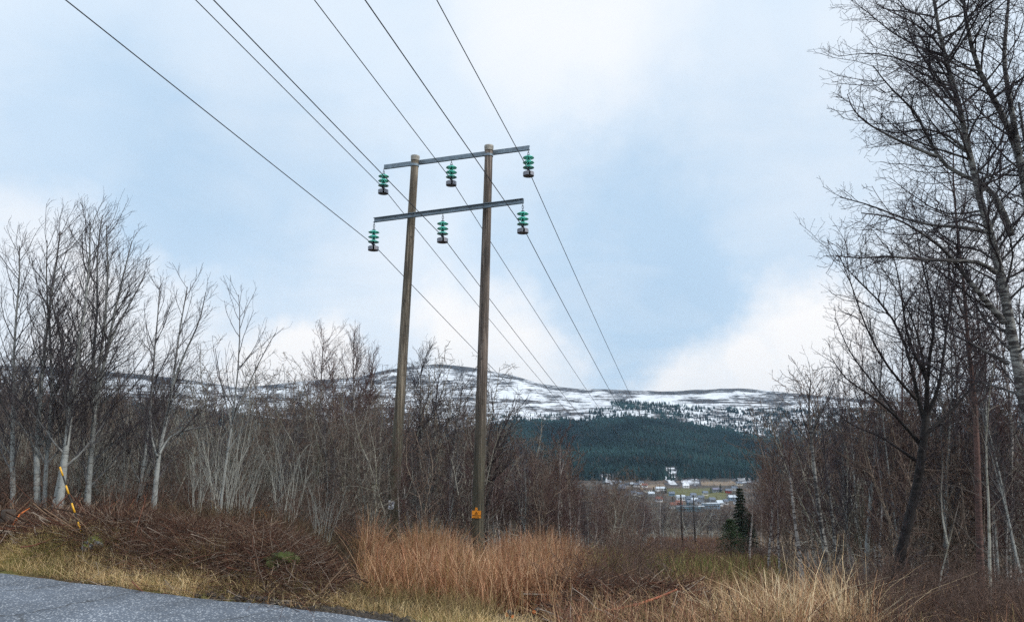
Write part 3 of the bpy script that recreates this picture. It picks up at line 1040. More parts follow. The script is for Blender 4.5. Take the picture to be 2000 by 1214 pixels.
# wood on the left of the clearing, down the slope
for k in range(125):
    Y = 24 + 130 * (k / 125) ** 1.25 + rs.uniform(-2, 4)
    lim = np.interp(Y, [20, 28, 40, 60, 100, 150, 170], [1075, 1120, 1165, 1205, 1250, 1272, 1280])
    px = lim - 8 - rs.random() ** 1.3 * (lim - 940)
    key = rs.choice(['redbirch', 'scrubtree', 'alder', 'birch_grey'], p=[.5, .22, .18, .10])
    top = np.interp(px, [940, 1000, 1060, 1130, 1200, 1280], [835, 868, 895, 935, 950, 985]) + rs.normal() * 14
    h = np.clip(z_top_h(px, Y, top), 3.0, 11)
    put(key, px, Y, h, squash=1.15)
# wood on the right of the clearing
for k in range(150):
    Y = 15 + 140 * (k / 150) ** 1.5 + rs.uniform(-1, 3)
    lim = np.interp(Y, [14, 20, 30, 40, 80, 150, 170], [1760, 1640, 1580, 1550, 1495, 1455, 1450])
    px = lim + 8 + rs.random() ** 1.2 * (2080 - lim)
    key = rs.choice(['redbirch', 'scrubtree', 'alder', 'birch_grey'], p=[.42, .28, .2, .10])
    top = np.interp(px, [1450, 1480, 1520, 1600, 1700, 2000], [965, 900, 840, 800, 790, 780]) + rs.normal() * 18
    h = np.clip(z_top_h(px, Y, top), 3.0, 12)
    put(key, px, Y, h, squash=1.0)
for i, (px, Y, row) in enumerate([(1662, 18, 720), (1700, 19, 610), (1750, 17, 600), (1795, 18, 500), (1840, 17, 540), (1885, 19, 450), (1930, 17, 520), (1970, 18, 420),
                                 (1685, 23, 660), (1950, 20, 500), (1990, 16, 580)]):
    key = ('birch_grey', 'redbirch')[i % 2]
    put(key, px, Y, z_top_h(px, Y, row), "tall bare grey tree in the wood behind the largest birch", squash=0.62 if px < 1760 else 0.8)["group"] = "tall trees behind the largest birch"
# far low wood beyond the next poles
for k in range(150):
    Y = rs.uniform(170, 430)
    px = rs.uniform(1230, 1500)
    put(rs.choice(['redbirch', 'alder', 'birch_grey']), px, Y, rs.uniform(6, 10), squash=1.7)
# undergrowth bushes
for k in range(46):
    Y = 9.6 + 22 * (k / 46) ** 1.6
    px = rs.uniform(1080, 1330) if k % 3 == 0 else rs.uniform(1560, 2000)
    put('bramble', px, Y, rs.uniform(0.45, 0.95))
for k in range(34):
    put('bramble', rs.uniform(1730, 2060), rs.uniform(7.0, 11.5), rs.uniform(0.35, 0.8))
for k in range(30):
    Y = rs.uniform(16, 20)
    px = rs.uniform(-50, 760)
    put('bramble', px, Y, rs.uniform(0.6, 1.2))
for k in range(60):
    Y = rs.uniform(45, 150)
    px = np.interp(Y, [45, 150], [1190, 1285]) + rs.random() * np.interp(Y, [45, 150], [350, 150])
    put('bramble', px, Y, rs.uniform(1.0, 1.6), squash=2.0)

# ------------------------------------------------------------------ evergreens near the clearing


def conifer_mesh(rng, h, r, n_whorl=26, bushy=False):
    V, Q_ = [], []
    pts, rds = [], []
    N = 0
    tv, tq, tr = [], [], []
    T = []
    for i in range(n_whorl):
        u = (i + 0.5) / n_whorl
        z = h * (0.06 + 0.94 * u)
        rr = r * ((1 - u) ** 0.85 if not bushy else math.sqrt(max(0.05, 1 - (2 * u - .9) ** 2)))
        for k in range(9 if not bushy else 12):
            a = rng.uniform(0, 2 * pi)
            L = rr * rng.uniform(0.75, 1.1)
            d = np.array([cos(a), sin(a), 0])
            side = np.array([-sin(a), cos(a), 0])
            for j in range(11):
                s = (j + rng.random()) / 11 * L
                zz = z - s * 0.28 + rng.normal() * 0.03
                c_ = d * s + side * rng.normal() * 0.09 * (1 + s)
                for q in range(3):
                    dr = norm(d * rng.uniform(.3, 1) + side * rng.uniform(-1, 1) + np.array([0, 0, rng.uniform(-.7, .3)]))
                    up = norm(np.cross(dr, rng.normal(size=3)))
                    ln = rng.uniform(.12, .28) * (h / 6)
                    c3 = c_ + np.array([0, 0, zz])
                    b0 = len(T) * 3
                    T.append([c3 - up * .03 * h / 6, c3 + dr * ln, c3 + up * .03 * h / 6])
    T = np.array(T).reshape(-1, 3)
    return mesh("conifer_crown", T, None, np.arange(len(T)).reshape(-1, 3))


M['spruce'] = flat("spruce_needles", (0.022, 0.04, 0.024), 0.8, 0, 0.5, 2.0)
M['juniper'] = flat("juniper_needles", (0.035, 0.065, 0.022), 0.8, 0, 0.5, 3.0)
M['brownbark'] = flat("brown_bark", (0.06, 0.045, 0.035), 0.9, 0, 0.3, 8)


def evergreen(px, Y, row_top, r, label, mat, kind="spruce_tree", bushy=False, seed=0, group=None, cat="spruce"):
    rng = np.random.default_rng(seed)
    tx = (px - 1000) / FPX / 1.03
    x = tx * Y
    z = Hs(x, Y)
    h = EYE + row_slope(row_top) * Y - z
    o = empty(kind, (x, Y, z), label, cat, group)
    link("crown", conifer_mesh(rng, h, r, bushy=bushy), M[mat], o)
    v, q, _ = polytube([(0, 0, -.2), (0, 0, h * .5), (0, 0, h * .97)], [0.02 * h, 0.012 * h, 0.004], 6)
    link("trunk", mesh("conifer_trunk", v, q, smooth=True), M['brownbark'], o)
    return o


evergreen(1447, 62, 952, 1.35, "dark green spruce standing at the right edge of the clearing", 'spruce', seed=1)
evergreen(1425, 58, 1012, 1.1, "rounded bright green juniper bush at the foot of the spruce", 'juniper', "juniper_bush", True, 2, cat="bush")
evergreen(1462, 60, 1000, 1.2, "small dark spruce tucked behind the larger spruce", 'spruce', seed=3)


# ------------------------------------------------------------------ far conifer wood
def far_forest():
    rng = np.random.default_rng(9)
    n = 210000
    Y = rng.uniform(1330, 3900, n)
    t = rng.uniform(-0.66, 0.72, n)
    keep = (rng.random(n) < np.where(t > -0.06, 1.0, 0.28)) & (rng.random(n) < Y / 2600)
    Y, t = Y[keep], t[keep]
    x = t * Y
    z = H(x, Y)
    cx, rw = unproj(x, Y, z)
    jit = fbm(cx / 16, rw / 4) * 9
    bnd = np.interp(cx, BND[:, 0], BND[:, 1])
    inside = (rw > bnd + 1 + jit * 1.8) & (Y < 2750)
    # fringe thinning out upwards
    sp = (rw > bnd - 15) & (jit > 0.9) & (rng.random(len(Y)) < .45)
    up = np.interp(cx, [1185, 1210, 1300, 1400, 1540, 2300], [786, 784, 789, 798, 800, 806])
    lo = np.interp(cx, [1185, 1210, 1300, 1400, 1480, 1600, 2300], [790, 797, 812, 826, 846, 900, 900])
    dens = np.interp(cx, [1185, 1200, 1330, 1400, 1480, 2300], [0, .6, .45, .5, .9, 1.0])
    band = (rw > up + jit * .6) & (rw < lo) & (rng.random(len(Y)) < dens * sstep(fbm(cx / 9, rw / 3) + .25 * (cx < 1330), -.25, .35) * 1.5)
    scat = (rw > bnd - 32) & (cx > 1360) & (jit > -.5) & (rng.random(len(Y)) < .14)
    scat2 = (rw > bnd - 22) & (cx > 1150) & (cx < 1200) & (jit > 0) & (rng.random(len(Y)) < .3)
    hole = ((cx > 1298) & (cx < 1326) & (rw > 910) & (rw < 947)) | ((cx > 1168) & (cx < 1206) & (rw > 926)) | ((cx > 1330) & (rw > 934)) | (rw > 938)
    k = (inside | sp | band | scat | scat2) & ~(hole & (rng.random(len(Y)) < .93))
    x, Y, z = x[k], Y[k], z[k]
    n = len(x)
    h = rng.uniform(9, 17, n) * np.where(Y > 2700, 0.8, 1)
    r = h * rng.uniform(0.16, 0.24, n)
    S = 5
    a = np.arange(S) * 2 * pi / S
    V, T = [], []
    base = np.stack([x, Y, z], 1)
    off = 0
    for z0, z1, rf in ((0.08, 0.7, 1.0), (0.45, 1.0, 0.62)):
        ring = base[:, None] + np.stack([np.cos(a)[None] * r[:, None] * rf * rng.uniform(.75, 1.2, (n, S)), np.sin(a)[None] * r[:, None] * rf * rng.uniform(.75, 1.2, (n, S)),
                                         np.repeat((h * z0)[:, None], S, 1) + rng.uniform(-.06, .06, (n, S)) * h[:, None]], -1)
        apex = base + np.stack([rng.normal(size=n) * .2, rng.normal(size=n) * .2, h * z1], 1)
        V.append(ring.reshape(-1, 3))
        V.append(apex)
        i = np.arange(n)[:, None]
        s = np.arange(S)[None]
        T.append(np.stack([off + i * S + s, off + i * S + (s + 1) % S, off + n * S + i + 0 * s], -1).reshape(-1, 3))
        off += n * S + n
    V = np.concatenate(V)
    T = np.concatenate(T)
    cvar = rng.uniform(.55, 1.5, n)
    cc = np.array([0.016, 0.036, 0.034])[None] * (cvar * np.clip(1 + fbm(x / 110, Y / 160) * 1.9, .4, 2.6))[:, None]
    brown = rng.random(n) < np.clip(.02 + .5 * fbm(x / 70, Y / 90, 3), 0, .3)
    cc[brown] = (0.05, 0.045, 0.035)
    cv = np.concatenate([np.repeat(cc, S, 0), cc, np.repeat(cc, S, 0), cc])
    o = link("spruce_forest", mesh("spruce_forest", V, None, T, False, {"col": cv}), attr_mat("far_spruce", 0.9, 0.02, 0.4))
    tag(o, "dense dark green spruce forest covering the mountain slope below the snow", "forest", kind="stuff")
    print("forest trees", n)


far_forest()

# ------------------------------------------------------------------ village
YY = np.arange(330, 1420, 4.0)


def Y_at(px, row):
    tx = (px - 1000) / FPX / 1.02
    z = H(tx * YY, YY)
    _, rw = unproj(tx * YY, YY, z)
    k = np.argmin(np.abs(rw - row))
    return YY[k]


HM = {}


def hmat(key, c, rough=0.7):
    if key not in HM:
        HM[key] = flat(key, c, rough, 0, 0.12, 0.4)
    return HM[key]


COLS = {'white': (0.78, 0.79, 0.8), 'cream': (0.7, 0.66, 0.55), 'red': (0.42, 0.07, 0.04), 'grey': (0.32, 0.34, 0.37), 'blue': (0.20, 0.30, 0.40), 'teal': (0.12, 0.24, 0.30),
        'dark': (0.04, 0.045, 0.055), 'slate': (0.16, 0.19, 0.24), 'tile': (0.25, 0.10, 0.07), 'snowy': (0.6, 0.66, 0.72), 'brown': (0.12, 0.08, 0.06), 'mauve': (0.2, 0.19, 0.25)}


def house(px, row, w_px, wall, roof, label, hs=2.9, rz=0.0, depth=8.0, rise=2.3, nwin=3, group="village houses in the valley", gable=True):
    Y = Y_at(px, row)
    tx = (px - 1000) / FPX / 1.02
    x = tx * Y
    z = Hs(x, Y)
    W = 1.2 * w_px * Y / FPX
    hs *= 1.15
    o = empty("house", (x, Y, z), label, "house", group)
    o.rotation_euler = (0, 0, rz)
    D = depth
    make("wall", [box((0, 0, hs / 2 - 1.0), (W, D, hs + 2.0))], hmat("wall_" + wall, COLS[wall]), o)
    e = 0.5
    th = 0.25
    if gable:
        Vg = np.array([(-W / 2 - e, -D / 2 - e, hs), (W / 2 + e, -D / 2 - e, hs), (W / 2 + e, 0, hs + rise), (-W / 2 - e, 0, hs + rise), (-W / 2 - e, D / 2 + e, hs), (W / 2 + e, D / 2 + e, hs),
                       (-W / 2 - e, -D / 2 - e, hs - th), (W / 2 + e, -D / 2 - e, hs - th), (-W / 2 - e, D / 2 + e, hs - th), (W / 2 + e, D / 2 + e, hs - th)], float)
        Qg = np.array([(0, 1, 2, 3), (3, 2, 5, 4), (6, 7, 1, 0), (8, 4, 5, 9), (6, 8, 9, 7)])
        Tg = np.array([(0, 3, 4), (1, 5, 2), (0, 4, 8), (0, 8, 6), (1, 9, 5), (1, 7, 9)])
        link("roof", mesh("roof", Vg, Qg, Tg), hmat("roof_" + roof, COLS[roof]), o)
    else:
        make("roof", [box((0, 0, hs + 0.3), (W + 0.6, D + 0.6, 0.5))], hmat("roof_" + roof, COLS[roof]), o)
    for k in range(nwin):
        wx = (-0.5 + (k + 0.5) / nwin) * W * 0.92
        make("window", [box((wx, -D / 2 - 0.02, hs * 0.55), (min(1.5, W / nwin * 0.55), 0.1, 1.2))], hmat("window_glass", (0.03, 0.04, 0.05), 0.2), o)
    if gable and W > 7:
        make("chimney", [box((W * 0.2, 0.3, hs + rise + 0.2), (0.7, 0.7, 1.5))], hmat("wall_grey", COLS['grey']), o)
    return o


village = [
    (1207, 945, 8, 'white', 'slate', "white house above the left end of the terrace", {}),
    (1258, 951, 8, 'white', 'tile', "white house with rusty roof left of the tree ringed white house", {}),
    (1270, 968, 9, 'grey', 'snowy', "grey house with pale roof low left of the green field", {}),
    (1249, 969, 8, 'cream', 'slate', "cream house low in the brown wood below the terrace", {}),
    (1222, 972, 8, 'white', 'slate', "white house lowest below the left end of the terrace", {}),
    (1310, 968, 8, 'blue', 'slate', "blue house at the left tip of the green field", {}),
    (1376, 984, 8, 'white', 'dark', "white house with dark roof above the pale banded building", {}),
    (1388, 981, 8, 'grey', 'slate', "grey house right of the dark roofed white house", {}),
    (1402, 987, 8, 'white', 'snowy', "white house with pale roof right of the pale banded building", {}),
    (1420, 962, 8, 'red', 'slate', "small red house at the right tip of the green field", {}),
    (1432, 957, 8, 'white', 'slate', "white house at the top right end of the village", {}),
    (1352, 971, 8, 'white', 'slate', "white house straight below the green field", {}),
    (1312, 992, 9, 'white', 'tile', "white house with rusty roof left of the long teal building", {}),
    (1214, 953, 9, 'white', 'slate', "white gabled terrace house at the left end of the row", dict(rz=.2)),
    (1224, 950, 8, 'white', 'dark', "second terrace house from the left with dark roof", dict(rz=.2)),
    (1233, 949, 8, 'dark', 'snowy', "dark walled terrace house with pale roof", dict(rz=.2)),
    (1242, 950, 8, 'white', 'slate', "white terrace house at the right end of the row", dict(rz=.2)),
    (1213, 958, 9, 'dark', 'slate', "dark house just below the left end of the terrace", {}),
    (1234, 966, 11, 'white', 'slate', "small white house low behind the brown wood", {}),
    (1264, 960, 11, 'cream', 'brown', "cream house left of the tree ringed white house", {}),
    (1289, 958, 15, 'white', 'snowy', "white house with pale roof ringed by dark evergreens", dict(nwin=4)),
    (1285, 979, 9, 'white', 'tile', "little white house with reddish roof behind the wood edge", {}),
    (1338, 952, 9, 'white', 'white', "tiny bright white house at the top edge of the green field", dict(nwin=2)),
    (1398, 960, 13, 'grey', 'mauve', "grey house with mauve roof beside two dark trees", {}),
    (1327, 977, 13, 'white', 'snowy', "white building with large pale roof left of the dark pole top", dict(hs=3.4)),
    (1323, 987, 9, 'red', 'tile', "red house below the large pale roof", {}),
    (1343, 978, 9, 'blue', 'slate', "blue grey house right of the dark pole top", {}),
    (1354, 982, 9, 'grey', 'snowy', "grey house with pale roof between the two pole tops", {}),
    (1366, 977, 9, 'blue', 'slate', "blue house below the green field", {}),
    (1363, 985, 11, 'white', 'slate', "white walled house under the green field's lower corner", {}),
    (1345, 987, 9, 'teal', 'slate', "small teal house above the long building", {}),
    (1333, 998, 24, 'teal', 'grey', "long low teal building left part of the lowest row", dict(nwin=8, gable=False, hs=3.6)),
    (1359, 998, 20, 'teal', 'snowy', "long low teal building in the middle of the lowest row", dict(nwin=7, gable=False, hs=3.6)),
    (1385, 993, 26, 'blue', 'snowy', "long pale banded building at the right of the lowest row", dict(nwin=8, gable=False, hs=4.2)),
    (1428, 976, 12, 'blue', 'snowy', "blue house with bright roof left of the spruce top", {}),
    (1436, 984, 8, 'white', 'slate', "white house half behind the spruce top", {}),
    (1414, 985, 6, 'white', 'slate', "tiny white shed right of the lowest row", dict(nwin=1)),
    (1375, 967, 7, 'cream', 'slate', "small cream house on the lower side of the field", dict(nwin=2)),
    (1195, 962, 9, 'cream', 'brown', "cream cottage at the far left of the village", {}),
    (1251, 945, 7, 'white', 'slate', "small white house high above the brown meadow", dict(nwin=2)),
    (1442, 947, 8, 'cream', 'slate', "cream house below the upper right snow patch", {}),
]
for px, row, wpx, wall, roof, lab, kw in village:
    house(px, row, wpx, wall, roof, lab, **kw)
for i, (px, row, hpx, lab) in enumerate([(1278, 962, 12, "dark evergreen left of the tree ringed white house"), (1301, 962, 14, "dark evergreen right of the tree ringed white house"),
                                         (1390, 962, 11, "dark evergreen left of the mauve roofed house"), (1409, 961, 17, "tall dark evergreen right of the mauve roofed house"),
                                         (1314, 979, 10, "dark evergreen left of the large pale roof"), (1294, 964, 10, "low dark evergreen below the tree ringed white house"),
                                         (1208, 946, 12, "dark evergreen above the left end of the terrace"), (1182, 944, 12, "dark evergreen on the left snow patch")]):
    Y = Y_at(px, row)
    evergreen(px, Y, row - hpx, 4.0, lab, 'spruce', seed=30 + i, group="evergreens among the village houses")

for k in range(170):
    px, row = rs.uniform(1150, 1460), rs.uniform(940, 1010)
    if 1300 < px < 1420 and 948 < row < 982:
        continue
    Y = Y_at(px, row)
    put(('redbirch', 'alder', 'scrubtree')[k % 3], px, Y, rs.uniform(5, 10), "tiny brown bare tree among the village houses", squash=2.2)["group"] = "bare trees among the village houses"

# ------------------------------------------------------------------ the H-frame pole


def along(a, b, u):
    return a + (b - a) * u


UL, UR = P(750, 326, 19.80), P(1034, 288, 18.43)
LL, LR = P(731, 430, 19.40), P(1023, 393, 18.03)
UR[2] = UL[2] = (UR[2] + UL[2]) / 2
zl_ = (LL[2] + LR[2]) / 2
LL[2], LR[2] = zl_ - 0.04, zl_ + 0.04
gxy = ((P(765, 1060, 19.3) + P(930, 1090, 18.6)) / 2)
base_z = Hs(gxy[0], gxy[1])
hf = empty("power_pole", (gxy[0], gxy[1], base_z), "tall H-frame of two weathered wooden poles joined by two steel crossarms", "utility pole")
ORG = np.array([gxy[0], gxy[1], base_z])


def pole(top, bot, r_top, r_bot, mat, parent):
    d = norm(bot - top)
    # carry on into the ground
    p = bot.copy()
    for _ in range(60):
        if p[2] < Hs(p[0], p[1]) - 0.5:
            break
        p = p + d * 0.1
    L = np.linalg.norm(p - top)
    k = 14
    pts = [p + (top - p) * u for u in np.linspace(0, 1, k)]
    rr = np.linspace(r_bot, r_top, k)
    pts = np.array(pts) - ORG
    v, q, _ = polytube(pts, rr, 24)
    o = link("pole", mesh("pole", v, q, smooth=True), mat, parent)
    # metal cap and a steel band below it
    up = norm(top - p)
    Tp = top - ORG
    v, q, _ = polytube([Tp - up * 0.10, Tp - up * 0.0, Tp + up * 0.03], [r_top + .012, r_top + .02, r_top + .018], 24)
    link("cap", mesh("cap", v, q), M['capm'], o)
    v, q, _ = polytube([Tp - up * 0.26, Tp - up * 0.20], [r_top + .016, r_top + .016], 24)
    link("band", mesh("band", v, q), M['galv'], o)
    return o


M['capm'] = flat("zinc_cap", (0.36, 0.34, 0.30), 0.6, 0.3, 0.3, 12)
PLt, PLb = P(811, 307, 19.3), P(764, 1060, 19.3)
PRt, PRb = P(955, 287, 18.6), P(931, 1090, 18.6)
pole_l = pole(PLt, PLb, 0.098, 0.145, M['pole'], hf)
pole_r = pole(PRt, PRb, 0.100, 0.155, M['pole2'], hf)


def channel(a, b, h, dpt, front, parent, bolts):
    """steel channel from a to b; flanges reach to the given side"""
    L = np.linalg.norm(b - a)
    ux = norm(b - a)
    uy = norm(np.cross([0, 0, 1], ux)) * (-1 if front else 1)     # flange side
    uz = np.cross(ux, uy)
    if uz[2] < 0:
        uz = -uz
    Rm = np.stack([ux, uy, uz], 1)
    c_ = (a + b) / 2 - ORG
    parts = [box(c_, (L, 0.012, h), Rm),
             box(c_ + uy * dpt / 2 + uz * (h / 2 - 0.007), (L - 0.004, dpt, 0.012), Rm),
             box(c_ + uy * dpt / 2 - uz * (h / 2 - 0.007), (L - 0.004, dpt, 0.012), Rm)]
    o = make("crossarm", parts, M['galv'], parent)
    for u in bolts:
        p = along(a, b, u) - ORG
        v, q, _ = polytube([p - uy * 0.05 * -1, p + uy * 0.075], [0.02, 0.02], 6)
        link("bolt", mesh("bolt", v, q), M['darkmetal'], o)
    return o


channel(UL, UR, 0.115, 0.06, False, hf, (0.29, 0.68, 0.79))
channel(LL, LR, 0.125, 0.06, True, hf, (0.155, 0.27, 0.655, 0.75))

# ---- insulator strings (hang from the crossarms: things of their own)
disc_prof = [(0.0, 0.052), (0.02, 0.052), (0.034, 0.045), (0.036, 0.02), (0.06, 0.014), (0.10, 0.0), (0.124, -0.022), (0.129, -0.034), (0.122, -0.036), (0.114, -0.022),
             (0.098, -0.012), (0.092, -0.034), (0.084, -0.034), (0.078, -0.010), (0.062, -0.006), (0.057, -0.030), (0.049, -0.030), (0.043, -0.006), (0.018, -0.006), (0.0, -0.006)]


WD = 1.12


def insulator(top, chain, label, wd_):
    o = empty("insulator_string", top, label, "insulator", "glass insulator strings hanging from the crossarms")
    z = 0.0
    links = []
    n = max(2, int(round(chain / 0.075)))
    for k in range(n):
        zc_ = -chain * (k + 0.5) / n
        a = np.linspace(0, 2 * pi, 15)
        hh = chain / n * 0.62
        pts = np.stack([np.cos(a) * 0.020 * (1 if k % 2 else 0), np.cos(a) * 0.020 * (0 if k % 2 else 1), np.sin(a) * hh + zc_], 1)
        links.append(polytube(pts, 0.007, 5, caps=False))
    make("chain", links, M['darkmetal'], o, True)
    z = -chain - 0.03
    for k in range(3):
        v, q, _ = lathe([(0.0, 0.05)] + [(0.03, 0.05), (0.040, 0.035), (0.042, -0.0), (0.0, -0.0)], 14)
        d = link("glass_disc", mesh("glass_disc", *lathe([(0.035, 0.012), (0.06, 0.010), (0.10, -0.004), (0.124, -0.024), (0.129, -0.036), (0.122, -0.040), (0.110, -0.026),
                                                           (0.098, -0.020), (0.092, -0.042), (0.084, -0.042), (0.078, -0.018), (0.062, -0.014), (0.057, -0.036),
                                                           (0.049, -0.036), (0.043, -0.012), (0.035, -0.012), (0.035, 0.012)], 28)[:2], smooth=True), M['glass'], o, (0, 0, z))
        d.scale = (WD, WD, 1.0)
        link("metal_cap", mesh("metal_cap", v, q, smooth=True), M['darkmetal'], d)
        z -= 0.055
        vv, qq, _ = lathe([(0.0, 0.05), (0.012, 0.05), (0.012, -0.035), (0.0, -0.035)], 8)
        link("pin", mesh("pin", vv, qq, smooth=True), M['darkmetal'], d, (0, 0, -0.055))
        z -= 0.075
    # clamp that holds the conductor
    zc_ = z + 0.03
    c_ = np.array([0, 0, zc_])
    dv = np.array([wd_[0], wd_[1], wd_[2]])
    dv = dv / np.linalg.norm(dv)
    pts = [c_ - dv * 0.14, c_ - dv * 0.07, c_, c_ + dv * 0.07, c_ + dv * 0.14]
    cl = [polytube(pts, [0.014, 0.026, 0.034, 0.026, 0.014], 8), polytube([c_ + np.array([0, 0, 0.08]), c_ - np.array([0, 0, 0.08])], [0.02, 0.024], 6)]
    make("clamp", cl, M['darkmetal'], o, True)
    # grey ring-shaped weight, slotted on one side
    zt = zc_ - 0.055
    S = 26
    a = np.linspace(radians(-78 + 9), radians(282 - 9), S)
    ring = []
    ro, h = 0.138, 0.10
    V = []
    for zz, rr in ((zt, 0.0), (zt, ro - .006), (zt - .006, ro), (zt - h, ro), (zt - h, ro - 0.012), (zt - h + 0.02, ro - .02), (zt - h + 0.02, 0.0)):
        V.append(np.stack([np.cos(a) * rr, np.sin(a) * rr, np.full(S, zz)], 1))
    V = np.stack(V)
    kk = len(V)
    i = np.arange(kk - 1)[:, None] * S
    j = np.arange(S - 1)[None]
    Qw = np.stack([i + j, i + j + S, i + j + S + 1, i + j + 1], -1).reshape(-1, 4)
    link("weight", mesh("weight", V, Qw, smooth=False), M['weight'], o)
    return np.array(top) + c_


HEAD_IN = norm(np.array([0.275, 1.0, 0]))
H2c = P(1343, 1000, 150.0)
strings = {}
AX = norm(np.array([H2c[0] - UL[0], H2c[1] - UL[1], 0]))
for key, a, b, u, ch, lab in (
        ('A', UL, UR, 0.004, 0.16, "green glass insulator string at the left end of the upper crossarm"),
        ('B', UL, UR, 0.485, 0.16, "green glass insulator string between the poles on the upper crossarm"),
        ('C', UL, UR, 0.996, 0.16, "green glass insulator string at the right end of the upper crossarm"),
        ('D', LL, LR, 0.004, 0.21, "green glass insulator string at the left end of the lower crossarm"),
        ('E', LL, LR, 0.48, 0.21, "green glass insulator string between the poles on the lower crossarm"),
        ('F', LL, LR, 0.996, 0.21, "green glass insulator string at the right end of the lower crossarm")):
    p = along(a, b, u) - np.array([0, 0, 0.06])
    side = norm(np.cross([0, 0, 1], norm(b - a)))
    p = p - side * 0.03
    strings[key] = insulator(p, ch, lab, (AX[0], AX[1], -0.14))


# next H-frames down the line
def far_hframe(c_, h, gap, label, r, arm=4.1):
    z0 = Hs(c_[0], c_[1])
    o = empty("power_pole", (c_[0], c_[1], z0), label, "utility pole", "H-frame poles further down the line")
    perp = np.array([AX[1], -AX[0], 0])
    for s in (-1, 1):
        b0 = perp * s * gap / 2
        gz = Hs(c_[0] + b0[0], c_[1] + b0[1]) - z0
        v, q, _ = polytube([b0 + [0, 0, gz - 0.5], b0 + [0, 0, h / 2], b0 + [0, 0, h]], [r * 1.25 * (1.15 - .3 * (s > 0)), r * 1.1 * (1.15 - .3 * (s > 0)), r * (1.15 - .3 * (s > 0))], 10)
        link("pole", mesh("pole", v, q, smooth=True), M['tarpole'], o)
    Rm = np.stack([perp, AX, np.array([0, 0, 1.0])], 1)
    for zz in (h - 0.35, h - 2.0):
        make("crossarm", [box(np.array([0, 0, zz]) - AX * 0.25, (arm, 0.10, 0.14), Rm)], M['galv'], o)
    return z0, perp


M['tarpole'] = flat("tarred_pole", (0.035, 0.028, 0.024), 0.8, 0, 0.3, 2)
c2 = H2c
z2, perp = far_hframe(c2, 9.9, 2.35, "dark H-frame pole in the clearing further down the line", 0.13)
c3 = P(1388, 1030, 265.0)
z3, _ = far_hframe(c3, 8.6, 2.3, "smallest and farthest H-frame pole in front of the village", 0.11)


def att(c_, z0, h, key):
    u = {'A': -1, 'B': 0, 'C': 1, 'D': -1, 'E': 0, 'F': 1}[key]
    zz = h - 0.35 - 0.75 if key in 'ABC' else h - 2.0 - 0.75
    return np.array([c_[0], c_[1], z0 + zz]) + perp * u * 2.0


TOPPX = {'A': (382, 0), 'B': (614, 0), 'C': (853, 0), 'D': (128, 0), 'E': (417, 0), 'F': (713, 0)}
WLAB = {'A': "dark power cable through the left end insulator of the upper crossarm", 'B': "dark power cable through the middle insulator of the upper crossarm",
        'C': "dark power cable through the right end insulator of the upper crossarm", 'D': "dark power cable through the left end insulator of the lower crossarm",
        'E': "dark power cable through the middle insulator of the lower crossarm", 'F': "dark power cable through the right end insulator of the lower crossarm"}
SAG = 2.6
for key, p0 in strings.items():
    tx, tz = ray(*TOPPX[key])
    # point on the ray that lies straight back along the line from the clamp
    s = (p0[0] - tx * p0[1]) / (HEAD_IN[0] - tx * HEAD_IN[1])
    q = np.array([p0[0] - s * HEAD_IN[0], p0[1] - s * HEAD_IN[1], 0])
    q[2] = EYE + tz * q[1]
    back = p0 + (q - p0) * (70.0 / s)
    pts = [back + (p0 - back) * u for u in np.linspace(0, 1, 12)]
    e2, e3 = att(c2, z2, 9.9, key), att(c3, z3, 8.6, key)
    for a_, b_, n_, sg in ((p0, e2, 48, SAG), (e2, e3, 24, 1.6)):
        for u in np.linspace(0, 1, n_)[1:]:
            p = a_ + (b_ - a_) * u
            pts.append(p - np.array([0, 0, 4 * sg * u * (1 - u)]))
    pts = np.array(pts)
    v, q_, _ = tubes(pts[None], np.full((1, len(pts)), 0.0098), 5)
    tag(link("power_cable", mesh("power_cable", v, q_, smooth=True), M['wire']), WLAB[key], "power cable", "power cables on the H-frame poles")
    if key in 'DC':
        for tpx in ((0.05,), (0.2,), (0.5,)):
            k = 11 + int(48 * tpx[0])
            print("wire", key, tpx, unproj(*pts[k]))

# ------------------------------------------------------------------ signs on the poles
M['orange'] = flat("orange_sign_plate", (0.86, 0.30, 0.015), 0.5, 0, 0.05, 3)
M['black'] = flat("black_print", (0.02, 0.015, 0.01), 0.6)
M['bluep'] = flat("blue_print", (0.08, 0.14, 0.33), 0.6)
M['plate'] = flat("white_sign_plate", (0.84, 0.87, 0.9), 0.5, 0, 0.08, 8)


def text(s, size, mat, parent, loc, name="lettering"):
    cu = bpy.data.curves.new("lettering", 'FONT')
    cu.body = s
    cu.size = size
    cu.align_x = 'CENTER'
    cu.align_y = 'CENTER'
    cu.extrude = 0.0012
    tmp = bpy.data.objects.new("tmp_text", cu)
    col.objects.link(tmp)
    dg = bpy.context.evaluated_depsgraph_get()
    me = bpy.data.meshes.new_from_object(tmp.evaluated_get(dg))
    bpy.data.objects.remove(tmp)
    bpy.data.curves.remove(cu)
    me.materials.clear()
    me.materials.append(mat)
    o = bpy.data.objects.new(name, me)
    o.parent = parent
    o.location = loc
    o.rotation_euler = (pi / 2, 0, 0)
    col.objects.link(o)
    return o


def pole_pt(top, bot, row):
    # point on the pole's axis that shows at this row
    best, bu = 1e9, 0
    for u in np.linspace(0, 1, 400):
        p = top + (bot - top) * u
        e = abs(unproj(*p)[1] - row)
        if e < best:
            best, bu = e, u
    return top + (bot - top) * bu


